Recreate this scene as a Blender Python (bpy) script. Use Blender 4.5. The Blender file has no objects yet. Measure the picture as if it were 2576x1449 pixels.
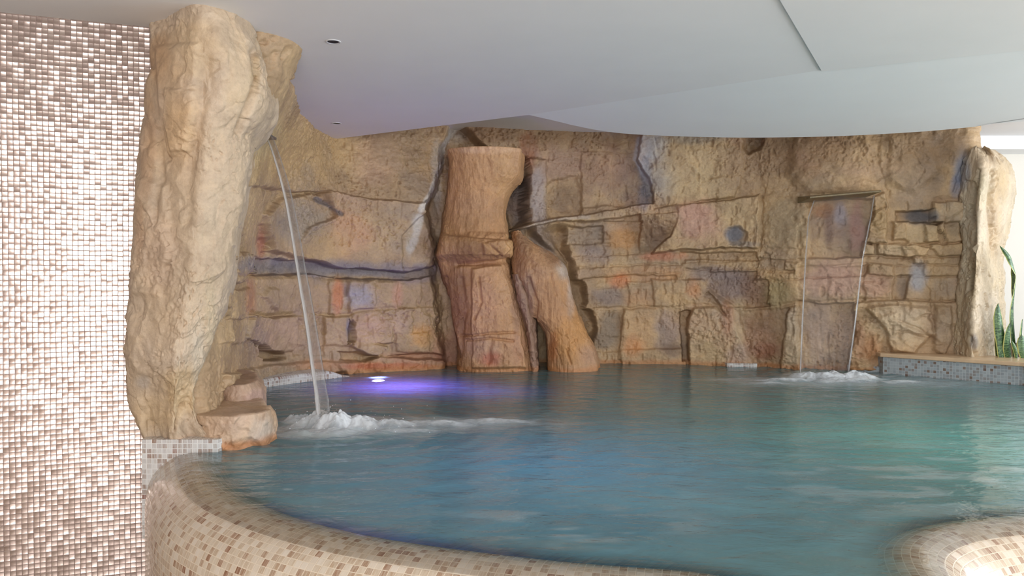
import bpy, math, random
import numpy as np

# ------------------------------------------------------------------ camera, world, lights, exposure
F_PX = 2003.0
PITCH = math.atan(24.5 / F_PX)
EYE = 1.65
WATER = 0.95
CEIL = 2.69
scene = bpy.context.scene
cam_d = bpy.data.cameras.new('camera')
cam_d.sensor_width = 36.0
cam_d.lens = F_PX / 2576.0 * 36.0
cam_d.clip_start = 0.05
cam = bpy.data.objects.new('camera', cam_d)
scene.collection.objects.link(cam)
cam.location = (0, 0, EYE)
cam.rotation_euler = (math.pi / 2 - PITCH, 0, 0)
scene.camera = cam
scene.view_settings.view_transform = 'Standard'
scene.view_settings.look = 'None'
scene.view_settings.gamma = 1.0
scene.view_settings.use_curve_mapping = False
scene.view_settings.exposure = 0.42
scene.cycles.max_bounces = 10
scene.cycles.diffuse_bounces = 4
scene.cycles.transparent_max_bounces = 12
scene.cycles.caustics_reflective = False
scene.cycles.caustics_refractive = False
scene.cycles.sample_clamp_indirect = 4.0
scene.cycles.use_denoising = True

world = bpy.data.worlds.new('daylight')
scene.world = world
world.use_nodes = True
world.node_tree.nodes['Background'].inputs[0].default_value = (0.80, 0.90, 1.0, 1)
world.node_tree.nodes['Background'].inputs[1].default_value = 1.0


def area(name, loc, target, sx, sy, power, color, spread=180):
    l = bpy.data.lights.new(name, 'AREA')
    l.shape = 'RECTANGLE'
    l.size, l.size_y = sx, sy
    l.energy = power
    l.color = color
    l.spread = math.radians(spread)
    o = bpy.data.objects.new(name, l)
    scene.collection.objects.link(o)
    o.location = loc
    d = [t - q for t, q in zip(target, loc)]
    import mathutils
    o.rotation_euler = mathutils.Vector(d).to_track_quat('-Z', 'Y').to_euler()
    return o


# daylight entering through the window behind the viewer and the big window on the right
area('window_daylight_rear', (0.35, -3.55, 1.55), (0.35, 0, 2.9), 2.2, 1.9, 215, (0.95, 0.97, 1.0))
area('window_daylight_right', (6.45, 3.9, 1.6), (0, 3.6, 3.6), 3.6, 2.1, 165, (0.86, 0.94, 1.0))
area('window_daylight_right_rear', (6.45, -0.6, 1.6), (0, -0.3, 3.6), 3.0, 2.1, 140, (0.90, 0.95, 1.0))


def point(name, loc, power, color, r=0.04):
    """underwater light shining up through the surface"""
    l = bpy.data.lights.new(name, 'SPOT')
    l.spot_size = math.radians(150)
    l.spot_blend = 0.6
    l.energy = power
    l.color = color
    l.shadow_soft_size = r
    l.specular_factor = 0.0
    o = bpy.data.objects.new(name, l)
    scene.collection.objects.link(o)
    o.location = loc
    o.rotation_euler = (math.pi, 0, 0)
    return o


# violet pool lamp and unseen lights that colour the water, all shining upwards
point('underwater_violet', (-0.72, 5.15, 0.66), 34.0, (0.48, 0.16, 1.0), 0.05)
point('underwater_violet_spill', (-0.15, 4.9, 0.68), 4.0, (0.30, 0.22, 1.0), 0.05)  # added to widen the violet glow of the lamp
point('underwater_blue', (0.15, 3.0, 0.20), 23.0, (0.22, 0.55, 1.0), 0.08)
point('underwater_teal_fill', (1.9, 3.4, 0.20), 22.0, (0.25, 1.0, 0.72), 0.08)  # unseen light added to tint the water green on the right

# ------------------------------------------------------------------ helpers


def px_x(px, Y):
    return (px - 1288.0) / F_PX * Y


def px_z(py, Y):
    return EYE + (700.0 - py) / F_PX * Y


def project(X, Y, Z):
    c, s = math.cos(PITCH), math.sin(PITCH)
    zc = Z - EYE
    fwd = Y * c - zc * s
    up = Y * s + zc * c
    return 1288.0 + F_PX * X / fwd, 724.5 - F_PX * up / fwd


def s2l(c):
    c = np.asarray(c, float) / 255.0
    return np.where(c <= 0.04045, c / 12.92, ((c + 0.055) / 1.055) ** 2.4)


def _hash(ix, iy, iz, seed):
    h = (ix.astype(np.int64) * 374761393 + iy.astype(np.int64) * 668265263 + iz.astype(np.int64) * 2147483647 + seed * 1274126177) & 0xFFFFFFFF
    h = ((h ^ (h >> 13)) * 1274126177) & 0xFFFFFFFF
    h = ((h ^ (h >> 16)) * 2246822519) & 0xFFFFFFFF
    h = h ^ (h >> 15)
    return (h & 0xFFFFFF) / float(0xFFFFFF)


def vnoise(x, y, z, seed=0):
    xi, yi, zi = np.floor(x), np.floor(y), np.floor(z)
    fx, fy, fz = x - xi, y - yi, z - zi
    fx, fy, fz = [t * t * t * (t * (t * 6 - 15) + 10) for t in (fx, fy, fz)]
    out = 0
    for dx in (0, 1):
        wx = fx if dx else 1 - fx
        for dy in (0, 1):
            wy = fy if dy else 1 - fy
            for dz in (0, 1):
                wz = fz if dz else 1 - fz
                out = out + wx * wy * wz * _hash(xi + dx, yi + dy, zi + dz, seed)
    return out * 2 - 1


def fbm(x, y, z, octv=4, gain=0.5, seed=0, ridged=False):
    a, f, s, n = 1.0, 1.0, 0.0, 0.0
    for o in range(octv):
        v = vnoise(x * f + 13.1 * o, y * f + 7.7 * o, z * f + 3.3 * o, seed + o)
        if ridged:
            v = 1 - 2 * np.abs(v)
        s = s + a * v
        n += a
        a *= gain
        f *= 2.03
    return s / n


def facets(u, v, seed=0, tilt=1.0):
    """broken-stone facets: nearest cell of a jittered lattice, each cell a tilted plane"""
    iu, iv = np.floor(u), np.floor(v)
    best = np.full(u.shape, 1e9)
    hh = np.zeros(u.shape)
    h2 = np.zeros(u.shape)
    sec = np.full(u.shape, 1e9)
    z0 = np.zeros(u.shape)
    for du in (-1, 0, 1):
        for dv in (-1, 0, 1):
            cu, cv = iu + du, iv + dv
            a = cu + _hash(cu, cv, z0, seed)
            b = cv + _hash(cu, cv, z0 + 1, seed)
            d = (u - a) ** 2 + (v - b) ** 2
            t1 = _hash(cu, cv, z0 + 2, seed) - 0.5
            t2 = _hash(cu, cv, z0 + 3, seed) - 0.5
            off = _hash(cu, cv, z0 + 4, seed) - 0.5
            pl = tilt * ((u - a) * t1 + (v - b) * t2) * 1.6 + off * 0.6
            m = d < best
            m2 = (~m) & (d < sec)
            h2 = np.where(m, hh, np.where(m2, pl, h2))
            sec = np.where(m, best, np.where(m2, d, sec))
            hh = np.where(m, pl, hh)
            best = np.where(m, d, best)
    k = 0.5 + 0.5 * sstep(0.0, 0.22, np.sqrt(np.minimum(sec, 9)) - np.sqrt(best))
    return hh * k + h2 * (1 - k)


def sstep(a, b, x):
    t = np.clip((x - a) / (b - a), 0, 1)
    return t * t * (3 - 2 * t)


def poly_sdf(px, py, pts):
    """signed distance to a polygon in authoring units, positive inside"""
    pts = np.asarray(pts, float)
    d = np.full(px.shape, 1e18)
    inside = np.zeros(px.shape, bool)
    n = len(pts)
    for i in range(n):
        x1, y1 = pts[i]
        x2, y2 = pts[(i + 1) % n]
        ex, ey = x2 - x1, y2 - y1
        wx, wy = px - x1, py - y1
        t = np.clip((wx * ex + wy * ey) / (ex * ex + ey * ey + 1e-9), 0, 1)
        d = np.minimum(d, (wx - ex * t) ** 2 + (wy - ey * t) ** 2)
        c = ((y1 > py) != (y2 > py)) & (px < (x2 - x1) * (py - y1) / (y2 - y1 + 1e-12) + x1)
        inside ^= c
    d = np.sqrt(d)
    return np.where(inside, d, -d)


def line_dist(px, py, pts):
    d = np.full(px.shape, 1e18)
    for (x1, y1), (x2, y2) in zip(pts[:-1], pts[1:]):
        ex, ey = x2 - x1, y2 - y1
        wx, wy = px - x1, py - y1
        t = np.clip((wx * ex + wy * ey) / (ex * ex + ey * ey + 1e-9), 0, 1)
        d = np.minimum(d, (wx - ex * t) ** 2 + (wy - ey * t) ** 2)
    return np.sqrt(d)


def catmull(P, n, closed=False):
    P = np.asarray(P, float)
    m = len(P)
    if closed:
        t = np.linspace(0, m, n, endpoint=False)
    else:
        t = np.linspace(0, m - 1, n)
    i = np.floor(t).astype(int)
    if not closed:
        i = np.minimum(i, m - 2)
    f = (t - i)[:, None]

    def g(k):
        if closed:
            return P[k % m]
        k2 = np.clip(k, 0, m - 1)
        q = P[k2]
        lo = (k < 0)
        hi = (k > m - 1)
        q = np.where(lo[:, None], 2 * P[0] - P[1], q)
        q = np.where(hi[:, None], 2 * P[-1] - P[-2], q)
        return q
    p0, p1, p2, p3 = g(i - 1), g(i), g(i + 1), g(i + 2)
    return 0.5 * ((2 * p1) + (-p0 + p2) * f + (2 * p0 - 5 * p1 + 4 * p2 - p3) * f ** 2 + (-p0 + 3 * p1 - 3 * p2 + p3) * f ** 3)


def resample(P, n):
    P = np.asarray(P, float)
    L = np.r_[0, np.cumsum(np.linalg.norm(np.diff(P, axis=0), axis=1))]
    t = np.linspace(0, L[-1], n)
    return np.stack([np.interp(t, L, P[:, k]) for k in range(P.shape[1])], 1), t


def tag(o, label=None, cat=None, group=None, kind=None):
    if label: o['label'] = label
    if cat: o['category'] = cat
    if group: o['group'] = group
    if kind: o['kind'] = kind
    return o


def link_mesh(name, verts, faces, mat, parent=None, smooth=True, col=None, uv=None, attrs=None):
    me = bpy.data.meshes.new(name)
    verts = np.asarray(verts, np.float32).reshape(-1, 3)
    if isinstance(faces, np.ndarray):
        nf, k = faces.shape
        me.vertices.add(len(verts))
        me.vertices.foreach_set('co', verts.ravel())
        me.loops.add(nf * k)
        me.loops.foreach_set('vertex_index', faces.ravel().astype(np.int32))
        me.polygons.add(nf)
        me.polygons.foreach_set('loop_start', np.arange(0, nf * k, k, dtype=np.int32))
        me.update(calc_edges=True)
    else:
        me.from_pydata([tuple(map(float, v)) for v in verts], [], faces)
    if smooth:
        me.polygons.foreach_set('use_smooth', np.ones(len(me.polygons), bool))
    if col is not None:
        a = me.color_attributes.new('tint', 'FLOAT_COLOR', 'POINT')
        c4 = np.ones((len(verts), 4), np.float32)
        c4[:, :3] = col
        a.data.foreach_set('color', c4.ravel())
    if attrs:
        for k_, v_ in attrs.items():
            a = me.attributes.new(k_, 'FLOAT', 'POINT')
            a.data.foreach_set('value', np.asarray(v_, np.float32).ravel())
    if uv is not None:
        l = me.uv_layers.new(name='UVMap')
        idx = np.empty(len(me.loops), np.int32)
        me.loops.foreach_get('vertex_index', idx)
        l.data.foreach_set('uv', np.asarray(uv, np.float32)[idx].ravel())
    me.materials.append(mat)
    me.update()
    o = bpy.data.objects.new(name, me)
    scene.collection.objects.link(o)
    if parent: o.parent = parent
    return o


def grid_faces(nr, nc, close_c=False, flip=False):
    r = np.arange(nr - 1)[:, None]
    c = np.arange(nc if close_c else nc - 1)[None, :]
    c2 = (c + 1) % nc
    a, b, d, e = r * nc + c, r * nc + c2, (r + 1) * nc + c2, (r + 1) * nc + c
    q = [a, e, d, b] if flip else [a, b, d, e]
    return np.stack([np.broadcast_to(k, (nr - 1, c.shape[1])) for k in q], -1).reshape(-1, 4)


def grid_normals(P):
    du = np.gradient(P, axis=1)
    dv = np.gradient(P, axis=0)
    n = np.cross(du, dv)
    return n / (np.linalg.norm(n, axis=2, keepdims=True) + 1e-9)


def box(name, lo, hi, mat, parent=None, bevel=0.0):
    x0, y0, z0 = lo
    x1, y1, z1 = hi
    v = [(x0, y0, z0), (x1, y0, z0), (x1, y1, z0), (x0, y1, z0), (x0, y0, z1), (x1, y0, z1), (x1, y1, z1), (x0, y1, z1)]
    f = [(0, 3, 2, 1), (4, 5, 6, 7), (0, 1, 5, 4), (1, 2, 6, 5), (2, 3, 7, 6), (3, 0, 4, 7)]
    o = link_mesh(name, v, f, mat, parent, smooth=False)
    if bevel:
        m = o.modifiers.new('bevel', 'BEVEL')
        m.width = bevel
        m.segments = 2
    return o


def prism(name, poly, z0, z1, mat, parent=None, bevel=0.0, uvwall=False):
    n = len(poly)
    v = [(p[0], p[1], z0) for p in poly] + [(p[0], p[1], z1) for p in poly]
    area2 = sum(poly[i][0] * poly[(i + 1) % n][1] - poly[(i + 1) % n][0] * poly[i][1] for i in range(n))
    order = range(n) if area2 > 0 else range(n - 1, -1, -1)
    order = list(order)
    f = [tuple(reversed(order)), tuple(k + n for k in order)]
    for k in range(n):
        a, b = order[k], order[(k + 1) % n]
        f.append((a, b, b + n, a + n))
    o = link_mesh(name, v, f, mat, parent, smooth=False)
    if bevel:
        m = o.modifiers.new('bevel', 'BEVEL')
        m.width = bevel
        m.segments = 3
    return o


def empty(name, loc):
    o = bpy.data.objects.new(name, None)
    o.location = loc
    o.empty_display_size = 0.1
    scene.collection.objects.link(o)
    return o


# ------------------------------------------------------------------ node helpers / materials
class NT:
    def __init__(s, name):
        s.m = bpy.data.materials.new(name)
        s.m.use_nodes = True
        s.t = s.m.node_tree
        s.n = s.t.nodes
        s.bsdf = s.n['Principled BSDF']
        s.out = s.n['Material Output']

    def new(s, typ, **kw):
        n = s.n.new(typ)
        for k, v in kw.items():
            if isinstance(k, str) and hasattr(n, k):
                setattr(n, k, v)
        return n

    def link(s, a, b):
        s.t.links.new(a, b)

    def math(s, op, a, b=None, c=None, clamp=False):
        n = s.n.new('ShaderNodeMath')
        n.operation = op
        n.use_clamp = clamp
        for i, x in enumerate((a, b, c)):
            if x is None: continue
            if isinstance(x, (int, float)):
                n.inputs[i].default_value = x
            else:
                s.link(x, n.inputs[i])
        return n.outputs[0]

    def vmath(s, op, a, b=None, scale=None):
        n = s.n.new('ShaderNodeVectorMath')
        n.operation = op
        for i, x in enumerate((a, b)):
            if x is None: continue
            if isinstance(x, (tuple, list)):
                n.inputs[i].default_value = x
            else:
                s.link(x, n.inputs[i])
        if scale is not None:
            if isinstance(scale, (int, float)):
                n.inputs['Scale'].default_value = scale
            else:
                s.link(scale, n.inputs['Scale'])
        return n.outputs[0]

    def ramp(s, fac, stops, interp='LINEAR'):
        n = s.n.new('ShaderNodeValToRGB')
        n.color_ramp.interpolation = interp
        e = n.color_ramp.elements
        while len(e) < len(stops):
            e.new(0.5)
        for k, (p, c) in enumerate(stops):
            e[k].position = p
            e[k].color = (*c, 1)
        s.link(fac, n.inputs[0])
        return n.outputs[0]

    def mixc(s, fac, a, b, mode='MIX'):
        n = s.n.new('ShaderNodeMix')
        n.data_type = 'RGBA'
        n.blend_type = mode
        for sock, x in ((n.inputs[0], fac), (n.inputs[6], a), (n.inputs[7], b)):
            if isinstance(x, (int, float)):
                sock.default_value = x
            elif isinstance(x, (tuple, list)):
                sock.default_value = (*x, 1) if len(x) == 3 else x
            else:
                s.link(x, sock)
        return n.outputs[2]

    def noise(s, vec, scale, detail=3, rough=0.5, dist=0.0):
        n = s.n.new('ShaderNodeTexNoise')
        n.inputs['Scale'].default_value = scale
        n.inputs['Detail'].default_value = detail
        n.inputs['Roughness'].default_value = rough
        n.inputs['Distortion'].default_value = dist
        if vec is not None: s.link(vec, n.inputs['Vector'])
        return n.outputs[0]

    def bump(s, h, strength, dist, normal=None):
        n = s.n.new('ShaderNodeBump')
        n.inputs['Strength'].default_value = strength
        n.inputs['Distance'].default_value = dist
        s.link(h, n.inputs['Height'])
        if normal is not None: s.link(normal, n.inputs['Normal'])
        return n.outputs[0]

    def coord(s, which='Object'):
        return s.n.new('ShaderNodeTexCoord').outputs[which]


def lin(*c):
    return tuple(float(x) for x in s2l(c))


def simple(name, color, rough=0.6, metal=0.0, spec=0.5, noise_amt=0.0, scale=8, bump=0.0):
    t = NT(name)
    t.bsdf.inputs['Roughness'].default_value = rough
    t.bsdf.inputs['Metallic'].default_value = metal
    t.bsdf.inputs['Specular IOR Level'].default_value = spec
    nz = t.noise(t.coord(), scale, 4)
    c0 = tuple(x * (1 - noise_amt) for x in color)
    c1 = tuple(min(1, x * (1 + noise_amt)) for x in color)
    t.link(t.ramp(nz, [(0.3, c0), (0.7, c1)]), t.bsdf.inputs['Base Color'])
    if bump:
        t.link(t.bump(t.noise(t.coord(), scale * 12, 3), bump, 0.002), t.bsdf.inputs['Normal'])
    return t.m


def mat_rock():
    t = NT('painted_rock')
    a = t.new('ShaderNodeAttribute')
    a.attribute_name = 'tint'
    co = t.coord()
    n1 = t.noise(co, 9, 6, 0.62, 0.4)
    n2 = t.noise(co, 60, 4, 0.6)
    c = t.mixc(1.0, a.outputs['Color'], t.ramp(n1, [(0.25, (0.80, 0.79, 0.80)), (0.55, (1.0, 1.0, 1.0)), (0.8, (1.16, 1.13, 1.06))]), 'MULTIPLY')
    c = t.mixc(1.0, c, t.ramp(n2, [(0.25, (0.86, 0.85, 0.84)), (0.6, (1.03, 1.03, 1.03))]), 'MULTIPLY')
    t.link(c, t.bsdf.inputs['Base Color'])
    t.link(t.ramp(t.noise(co, 5, 3), [(0.3, (0.42,) * 3), (0.7, (0.66,) * 3)]), t.bsdf.inputs['Roughness'])
    t.bsdf.inputs['Specular IOR Level'].default_value = 0.42
    n3 = t.noise(co, 55, 7, 0.66, 0.2)
    n4 = t.noise(co, 150, 3, 0.6)
    b = t.bump(n3, 0.4, 0.009)
    b = t.bump(n4, 0.35, 0.004, b)
    t.link(b, t.bsdf.inputs['Normal'])
    return t.m


def tile_cells(t, uvec, size, grout):
    """returns (cell vector, in-tile mask, fract vector) for square tiles in the plane of uvec.xy"""
    sc = t.vmath('SCALE', uvec, scale=1.0 / size)
    cell = t.vmath('FLOOR', sc)
    fr = t.vmath('FRACTION', sc)
    sep = t.new('ShaderNodeSeparateXYZ')
    t.link(fr, sep.inputs[0])
    dx = t.math('MINIMUM', sep.outputs[0], t.math('SUBTRACT', 1.0, sep.outputs[0]))
    dy = t.math('MINIMUM', sep.outputs[1], t.math('SUBTRACT', 1.0, sep.outputs[1]))
    d = t.math('MINIMUM', dx, dy)
    mr = t.new('ShaderNodeMapRange')
    mr.interpolation_type = 'SMOOTHSTEP'
    mr.inputs['From Min'].default_value = grout * 0.6
    mr.inputs['From Max'].default_value = grout * 1.5
    t.link(d, mr.inputs[0])
    return cell, mr.outputs[0], sep, d


def mat_silver(origin, tangent):
    """woven silver-pink metallic mosaic; tiles are slightly pillowed and tilted"""
    t = NT('silver_mosaic')
    geo = t.new('ShaderNodeNewGeometry')
    p = t.vmath('SUBTRACT', geo.outputs['Position'], tuple(origin) + (0,))
    u = t.new('ShaderNodeVectorMath')
    u.operation = 'DOT_PRODUCT'
    t.link(p, u.inputs[0])
    u.inputs[1].default_value = tuple(tangent) + (0,)
    sp = t.new('ShaderNodeSeparateXYZ')
    t.link(geo.outputs['Position'], sp.inputs[0])
    cb = t.new('ShaderNodeCombineXYZ')
    wob = t.math('MULTIPLY', t.math('SUBTRACT', t.noise(geo.outputs['Position'], 2.2, 2), 0.5), 0.012)
    t.link(t.math('ADD', u.outputs['Value'], wob), cb.inputs[0])
    t.link(t.math('ADD', sp.outputs[2], wob), cb.inputs[1])
    cell, mask, fr, d = tile_cells(t, cb.outputs[0], 0.0205, 0.042)
    wn = t.new('ShaderNodeTexWhiteNoise')
    wn.noise_dimensions = '3D'
    t.link(cell, wn.inputs['Vector'])
    rs = t.new('ShaderNodeSeparateColor')
    t.link(wn.outputs['Color'], rs.inputs[0])
    # tilt: random per tile + pillow profile
    tu = t.math('ADD', t.math('MULTIPLY', t.math('SUBTRACT', rs.outputs[0], 0.5), 0.10), t.math('MULTIPLY', t.math('SUBTRACT', fr.outputs[0], 0.5), 0.12))
    tv = t.math('ADD', t.math('MULTIPLY', t.math('SUBTRACT', rs.outputs[1], 0.5), 0.17), t.math('MULTIPLY', t.math('SUBTRACT', fr.outputs[1], 0.5), -0.26))
    nv = t.vmath('ADD', geo.outputs['Normal'], t.vmath('SCALE', tuple(tangent) + (0,), scale=tu))
    nv = t.vmath('ADD', nv, t.vmath('SCALE', (0, 0, 1), scale=tv))
    nv = t.vmath('NORMALIZE', nv)
    t.link(t.bump(mask, 0.5, 0.0015, nv), t.bsdf.inputs['Normal'])
    col = t.ramp(rs.outputs[2], [(0.0, lin(176, 157, 147)), (0.5, lin(184, 165, 155)), (1.0, lin(200, 182, 171))])
    col = t.mixc(mask, lin(138, 116, 108), col)
    t.link(col, t.bsdf.inputs['Base Color'])
    t.link(t.math('MULTIPLY', mask, 0.82), t.bsdf.inputs['Metallic'])
    t.link(t.ramp(mask, [(0, (0.8,) * 3), (1, (0.25,) * 3)]), t.bsdf.inputs['Roughness'])
    return t.m


def mat_tile_uv(name, stops, grout, size=0.02, rough=0.22, grout_w=0.05, use='UV', streak=True, coat=0.0):
    t = NT(name)
    if use == 'UV':
        vec = t.coord('UV')
    else:
        geo = t.new('ShaderNodeNewGeometry')
        sp = t.new('ShaderNodeSeparateXYZ')
        t.link(geo.outputs['Position'], sp.inputs[0])
        cb = t.new('ShaderNodeCombineXYZ')
        t.link(t.math('ADD', t.math('MULTIPLY', sp.outputs[0], 0.8), t.math('MULTIPLY', sp.outputs[1], -0.6)), cb.inputs[0])
        t.link(sp.outputs[2], cb.inputs[1])
        vec = cb.outputs[0]
    cell, mask, fr, d = tile_cells(t, vec, size, grout_w)
    wn = t.new('ShaderNodeTexWhiteNoise')
    wn.noise_dimensions = '3D'
    t.link(cell, wn.inputs['Vector'])
    col = t.ramp(wn.outputs['Value'], stops)
    if streak:
        # brown glass streaks run one way inside each tile, a new drawing per tile
        off = t.vmath('SCALE', wn.outputs['Color'], scale=7.0)
        st = t.vmath('MULTIPLY', vec, (170.0, 22.0, 1.0))
        nz = t.noise(t.vmath('ADD', st, off), 1.0, 3, 0.6)
        dark = t.ramp(wn.outputs['Value'], [(0.0, (0.97, 0.95, 0.93)), (0.6, (0.86, 0.78, 0.70)), (1.0, (0.62, 0.45, 0.34))])
        k = t.ramp(nz, [(0.42, (0, 0, 0)), (0.62, (1, 1, 1))])
        col = t.mixc(k, col, t.mixc(1.0, col, dark, 'MULTIPLY'))
    col = t.mixc(mask, grout, col)
    t.link(col, t.bsdf.inputs['Base Color'])
    t.link(t.ramp(mask, [(0, (0.7,) * 3), (1, (rough,) * 3)]), t.bsdf.inputs['Roughness'])
    t.bsdf.inputs['Coat Weight'].default_value = coat
    t.bsdf.inputs['Coat Roughness'].default_value = 0.06
    geo2 = t.new('ShaderNodeNewGeometry')
    tl = t.vmath('SCALE', t.vmath('SUBTRACT', wn.outputs['Color'], (0.5, 0.5, 0.5)), scale=0.05)
    nv = t.vmath('NORMALIZE', t.vmath('ADD', geo2.outputs['Normal'], tl))
    t.link(t.bump(mask, 0.35, 0.0012, nv), t.bsdf.inputs['Normal'])
    return t.m


def mat_water():
    t = NT('pool_water')
    t.n.remove(t.bsdf)
    geo = t.new('ShaderNodeNewGeometry')
    pos = geo.outputs['Position']
    mp = t.vmath('MULTIPLY', pos, (1.0, 1.9, 1.0))
    n1 = t.noise(mp, 4.5, 4, 0.55, 0.5)
    n2 = t.noise(mp, 16, 3, 0.5, 0.3)
    h = t.math('ADD', n1, t.math('MULTIPLY', n2, 0.22))
    b = t.bump(h, 0.45, 0.03)
    gl = t.new('ShaderNodeBsdfGlossy')
    gl.inputs['Roughness'].default_value = 0.13
    gl.inputs['Color'].default_value = (0.95, 0.97, 1, 1)
    t.link(b, gl.inputs['Normal'])
    cloud = t.noise(t.vmath('MULTIPLY', pos, (1.0, 2.2, 1.0)), 1.6, 3, 0.5)
    milk = t.ramp(cloud, [(0.3, lin(104, 148, 152)), (0.7, lin(128, 170, 168))])
    df = t.new('ShaderNodeBsdfDiffuse')
    t.link(milk, df.inputs[0])
    tr = t.new('ShaderNodeBsdfTranslucent')
    tr.inputs[0].default_value = (*lin(120, 165, 175), 1)
    tp = t.new('ShaderNodeBsdfTransparent')
    tp.inputs[0].default_value = (0.62, 0.80, 0.82, 1)
    m1 = t.new('ShaderNodeMixShader')
    m1.inputs[0].default_value = 0.42
    t.link(df.outputs[0], m1.inputs[1])
    t.link(tr.outputs[0], m1.inputs[2])
    m2 = t.new('ShaderNodeMixShader')
    at = t.new('ShaderNodeAttribute')
    at.attribute_name = 'clear'
    fl = t.new('ShaderNodeAttribute')
    fl.attribute_name = 'film'
    t.link(t.mixc(fl.outputs['Fac'], (0.62, 0.80, 0.82), (0.985, 0.985, 0.98)), tp.inputs[0])
    t.link(t.math('ADD', t.math('MULTIPLY', at.outputs['Fac'], 0.87), 0.13), m2.inputs[0])
    t.link(m1.outputs[0], m2.inputs[1])
    t.link(tp.outputs[0], m2.inputs[2])
    # foam floating on the surface
    fa = t.new('ShaderNodeAttribute')
    fa.attribute_name = 'foam'
    fd = t.new('ShaderNodeBsdfDiffuse')
    fd.inputs[0].default_value = (*lin(196, 205, 208), 1)
    m3 = t.new('ShaderNodeMixShader')
    t.link(fa.outputs['Fac'], m3.inputs[0])
    t.link(m2.outputs[0], m3.inputs[1])
    t.link(fd.outputs[0], m3.inputs[2])
    fr = t.new('ShaderNodeFresnel')
    fr.inputs[0].default_value = 1.33
    t.link(b, fr.inputs['Normal'])
    m4 = t.new('ShaderNodeMixShader')
    t.link(t.math('MINIMUM', fr.outputs[0], 0.62), m4.inputs[0])
    t.link(m3.outputs[0], m4.inputs[1])
    t.link(gl.outputs[0], m4.inputs[2])
    t.link(m4.outputs[0], t.out.inputs['Surface'])
    return t.m


def mat_falling(name, clear, tint, streak_scale=(90, 90, 1.2), ior=1.22):
    """moving water: mostly clear with glossy vertical streaks"""
    t = NT(name)
    t.n.remove(t.bsdf)
    co = t.coord()
    nz = t.noise(t.vmath('MULTIPLY', co, streak_scale), 1.0, 3, 0.6)
    b = t.bump(nz, 0.6, 0.01)
    gl = t.new('ShaderNodeBsdfGlossy')
    gl.inputs['Roughness'].default_value = 0.12
    t.link(b, gl.inputs['Normal'])
    tp = t.new('ShaderNodeBsdfTransparent')
    tp.inputs[0].default_value = (*tint, 1)
    df = t.new('ShaderNodeBsdfDiffuse')
    df.inputs[0].default_value = (0.75, 0.76, 0.78, 1)
    m0 = t.new('ShaderNodeMixShader')
    at = t.new('ShaderNodeAttribute')
    at.attribute_name = 'froth_glint'
    k = t.math('MULTIPLY', at.outputs['Fac'], t.math('ADD', t.math('MULTIPLY', nz, 0.8), 0.35), clamp=True)
    t.link(t.math('ADD', k, 1 - clear, clamp=True), m0.inputs[0])
    t.link(tp.outputs[0], m0.inputs[1])
    t.link(df.outputs[0], m0.inputs[2])
    fr = t.new('ShaderNodeFresnel')
    fr.inputs[0].default_value = ior
    t.link(b, fr.inputs['Normal'])
    m = t.new('ShaderNodeMixShader')
    t.link(t.math('MINIMUM', fr.outputs[0], 0.75), m.inputs[0])
    t.link(m0.outputs[0], m.inputs[1])
    t.link(gl.outputs[0], m.inputs[2])
    t.link(m.outputs[0], t.out.inputs['Surface'])
    return t.m


def mat_foam():
    t = NT('white_foam')
    t.n.remove(t.bsdf)
    co = t.coord()
    at = t.new('ShaderNodeAttribute')
    at.attribute_name = 'froth_glint'
    nz = t.noise(co, 22, 5, 0.6, 0.4)
    al = t.math('MULTIPLY', at.outputs['Fac'], t.math('ADD', t.math('MULTIPLY', nz, 1.8), 0.15), clamp=True)
    df = t.new('ShaderNodeBsdfDiffuse')
    df.inputs[0].default_value = (*lin(242, 244, 246), 1)
    tl = t.new('ShaderNodeBsdfTranslucent')
    tl.inputs[0].default_value = (*lin(238, 242, 246), 1)
    m0 = t.new('ShaderNodeMixShader')
    m0.inputs[0].default_value = 0.4
    t.link(df.outputs[0], m0.inputs[1])
    t.link(tl.outputs[0], m0.inputs[2])
    tp = t.new('ShaderNodeBsdfTransparent')
    m = t.new('ShaderNodeMixShader')
    t.link(al, m.inputs[0])
    t.link(tp.outputs[0], m.inputs[1])
    t.link(m0.outputs[0], m.inputs[2])
    t.link(m.outputs[0], t.out.inputs['Surface'])
    return t.m


def mat_emit(name, color, strength):
    t = NT(name)
    t.bsdf.inputs['Base Color'].default_value = (*color, 1)
    t.bsdf.inputs['Emission Color'].default_value = (*color, 1)
    t.bsdf.inputs['Emission Strength'].default_value = strength
    return t.m


def mat_leaf():
    t = NT('snake_plant_leaf')
    uv = t.new('ShaderNodeSeparateXYZ')
    t.link(t.coord('UV'), uv.inputs[0])
    cb = t.new('ShaderNodeCombineXYZ')
    t.link(t.math('MULTIPLY', uv.outputs[0], 2.2), cb.inputs[0])
    t.link(t.math('MULTIPLY', uv.outputs[1], 34.0), cb.inputs[1])
    nz = t.noise(cb.outputs[0], 1.0, 3, 0.6, 1.2)
    c = t.ramp(nz, [(0.35, lin(28, 52, 32)), (0.5, lin(58, 92, 52)), (0.62, lin(112, 142, 92))])
    e = t.math('ABSOLUTE', t.math('SUBTRACT', uv.outputs[0], 0.5))
    k = t.ramp(e, [(0.41, (0, 0, 0)), (0.45, (1, 1, 1))])
    c = t.mixc(k, c, lin(196, 196, 118))
    t.link(c, t.bsdf.inputs['Base Color'])
    t.bsdf.inputs['Roughness'].default_value = 0.42
    return t.m


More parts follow.
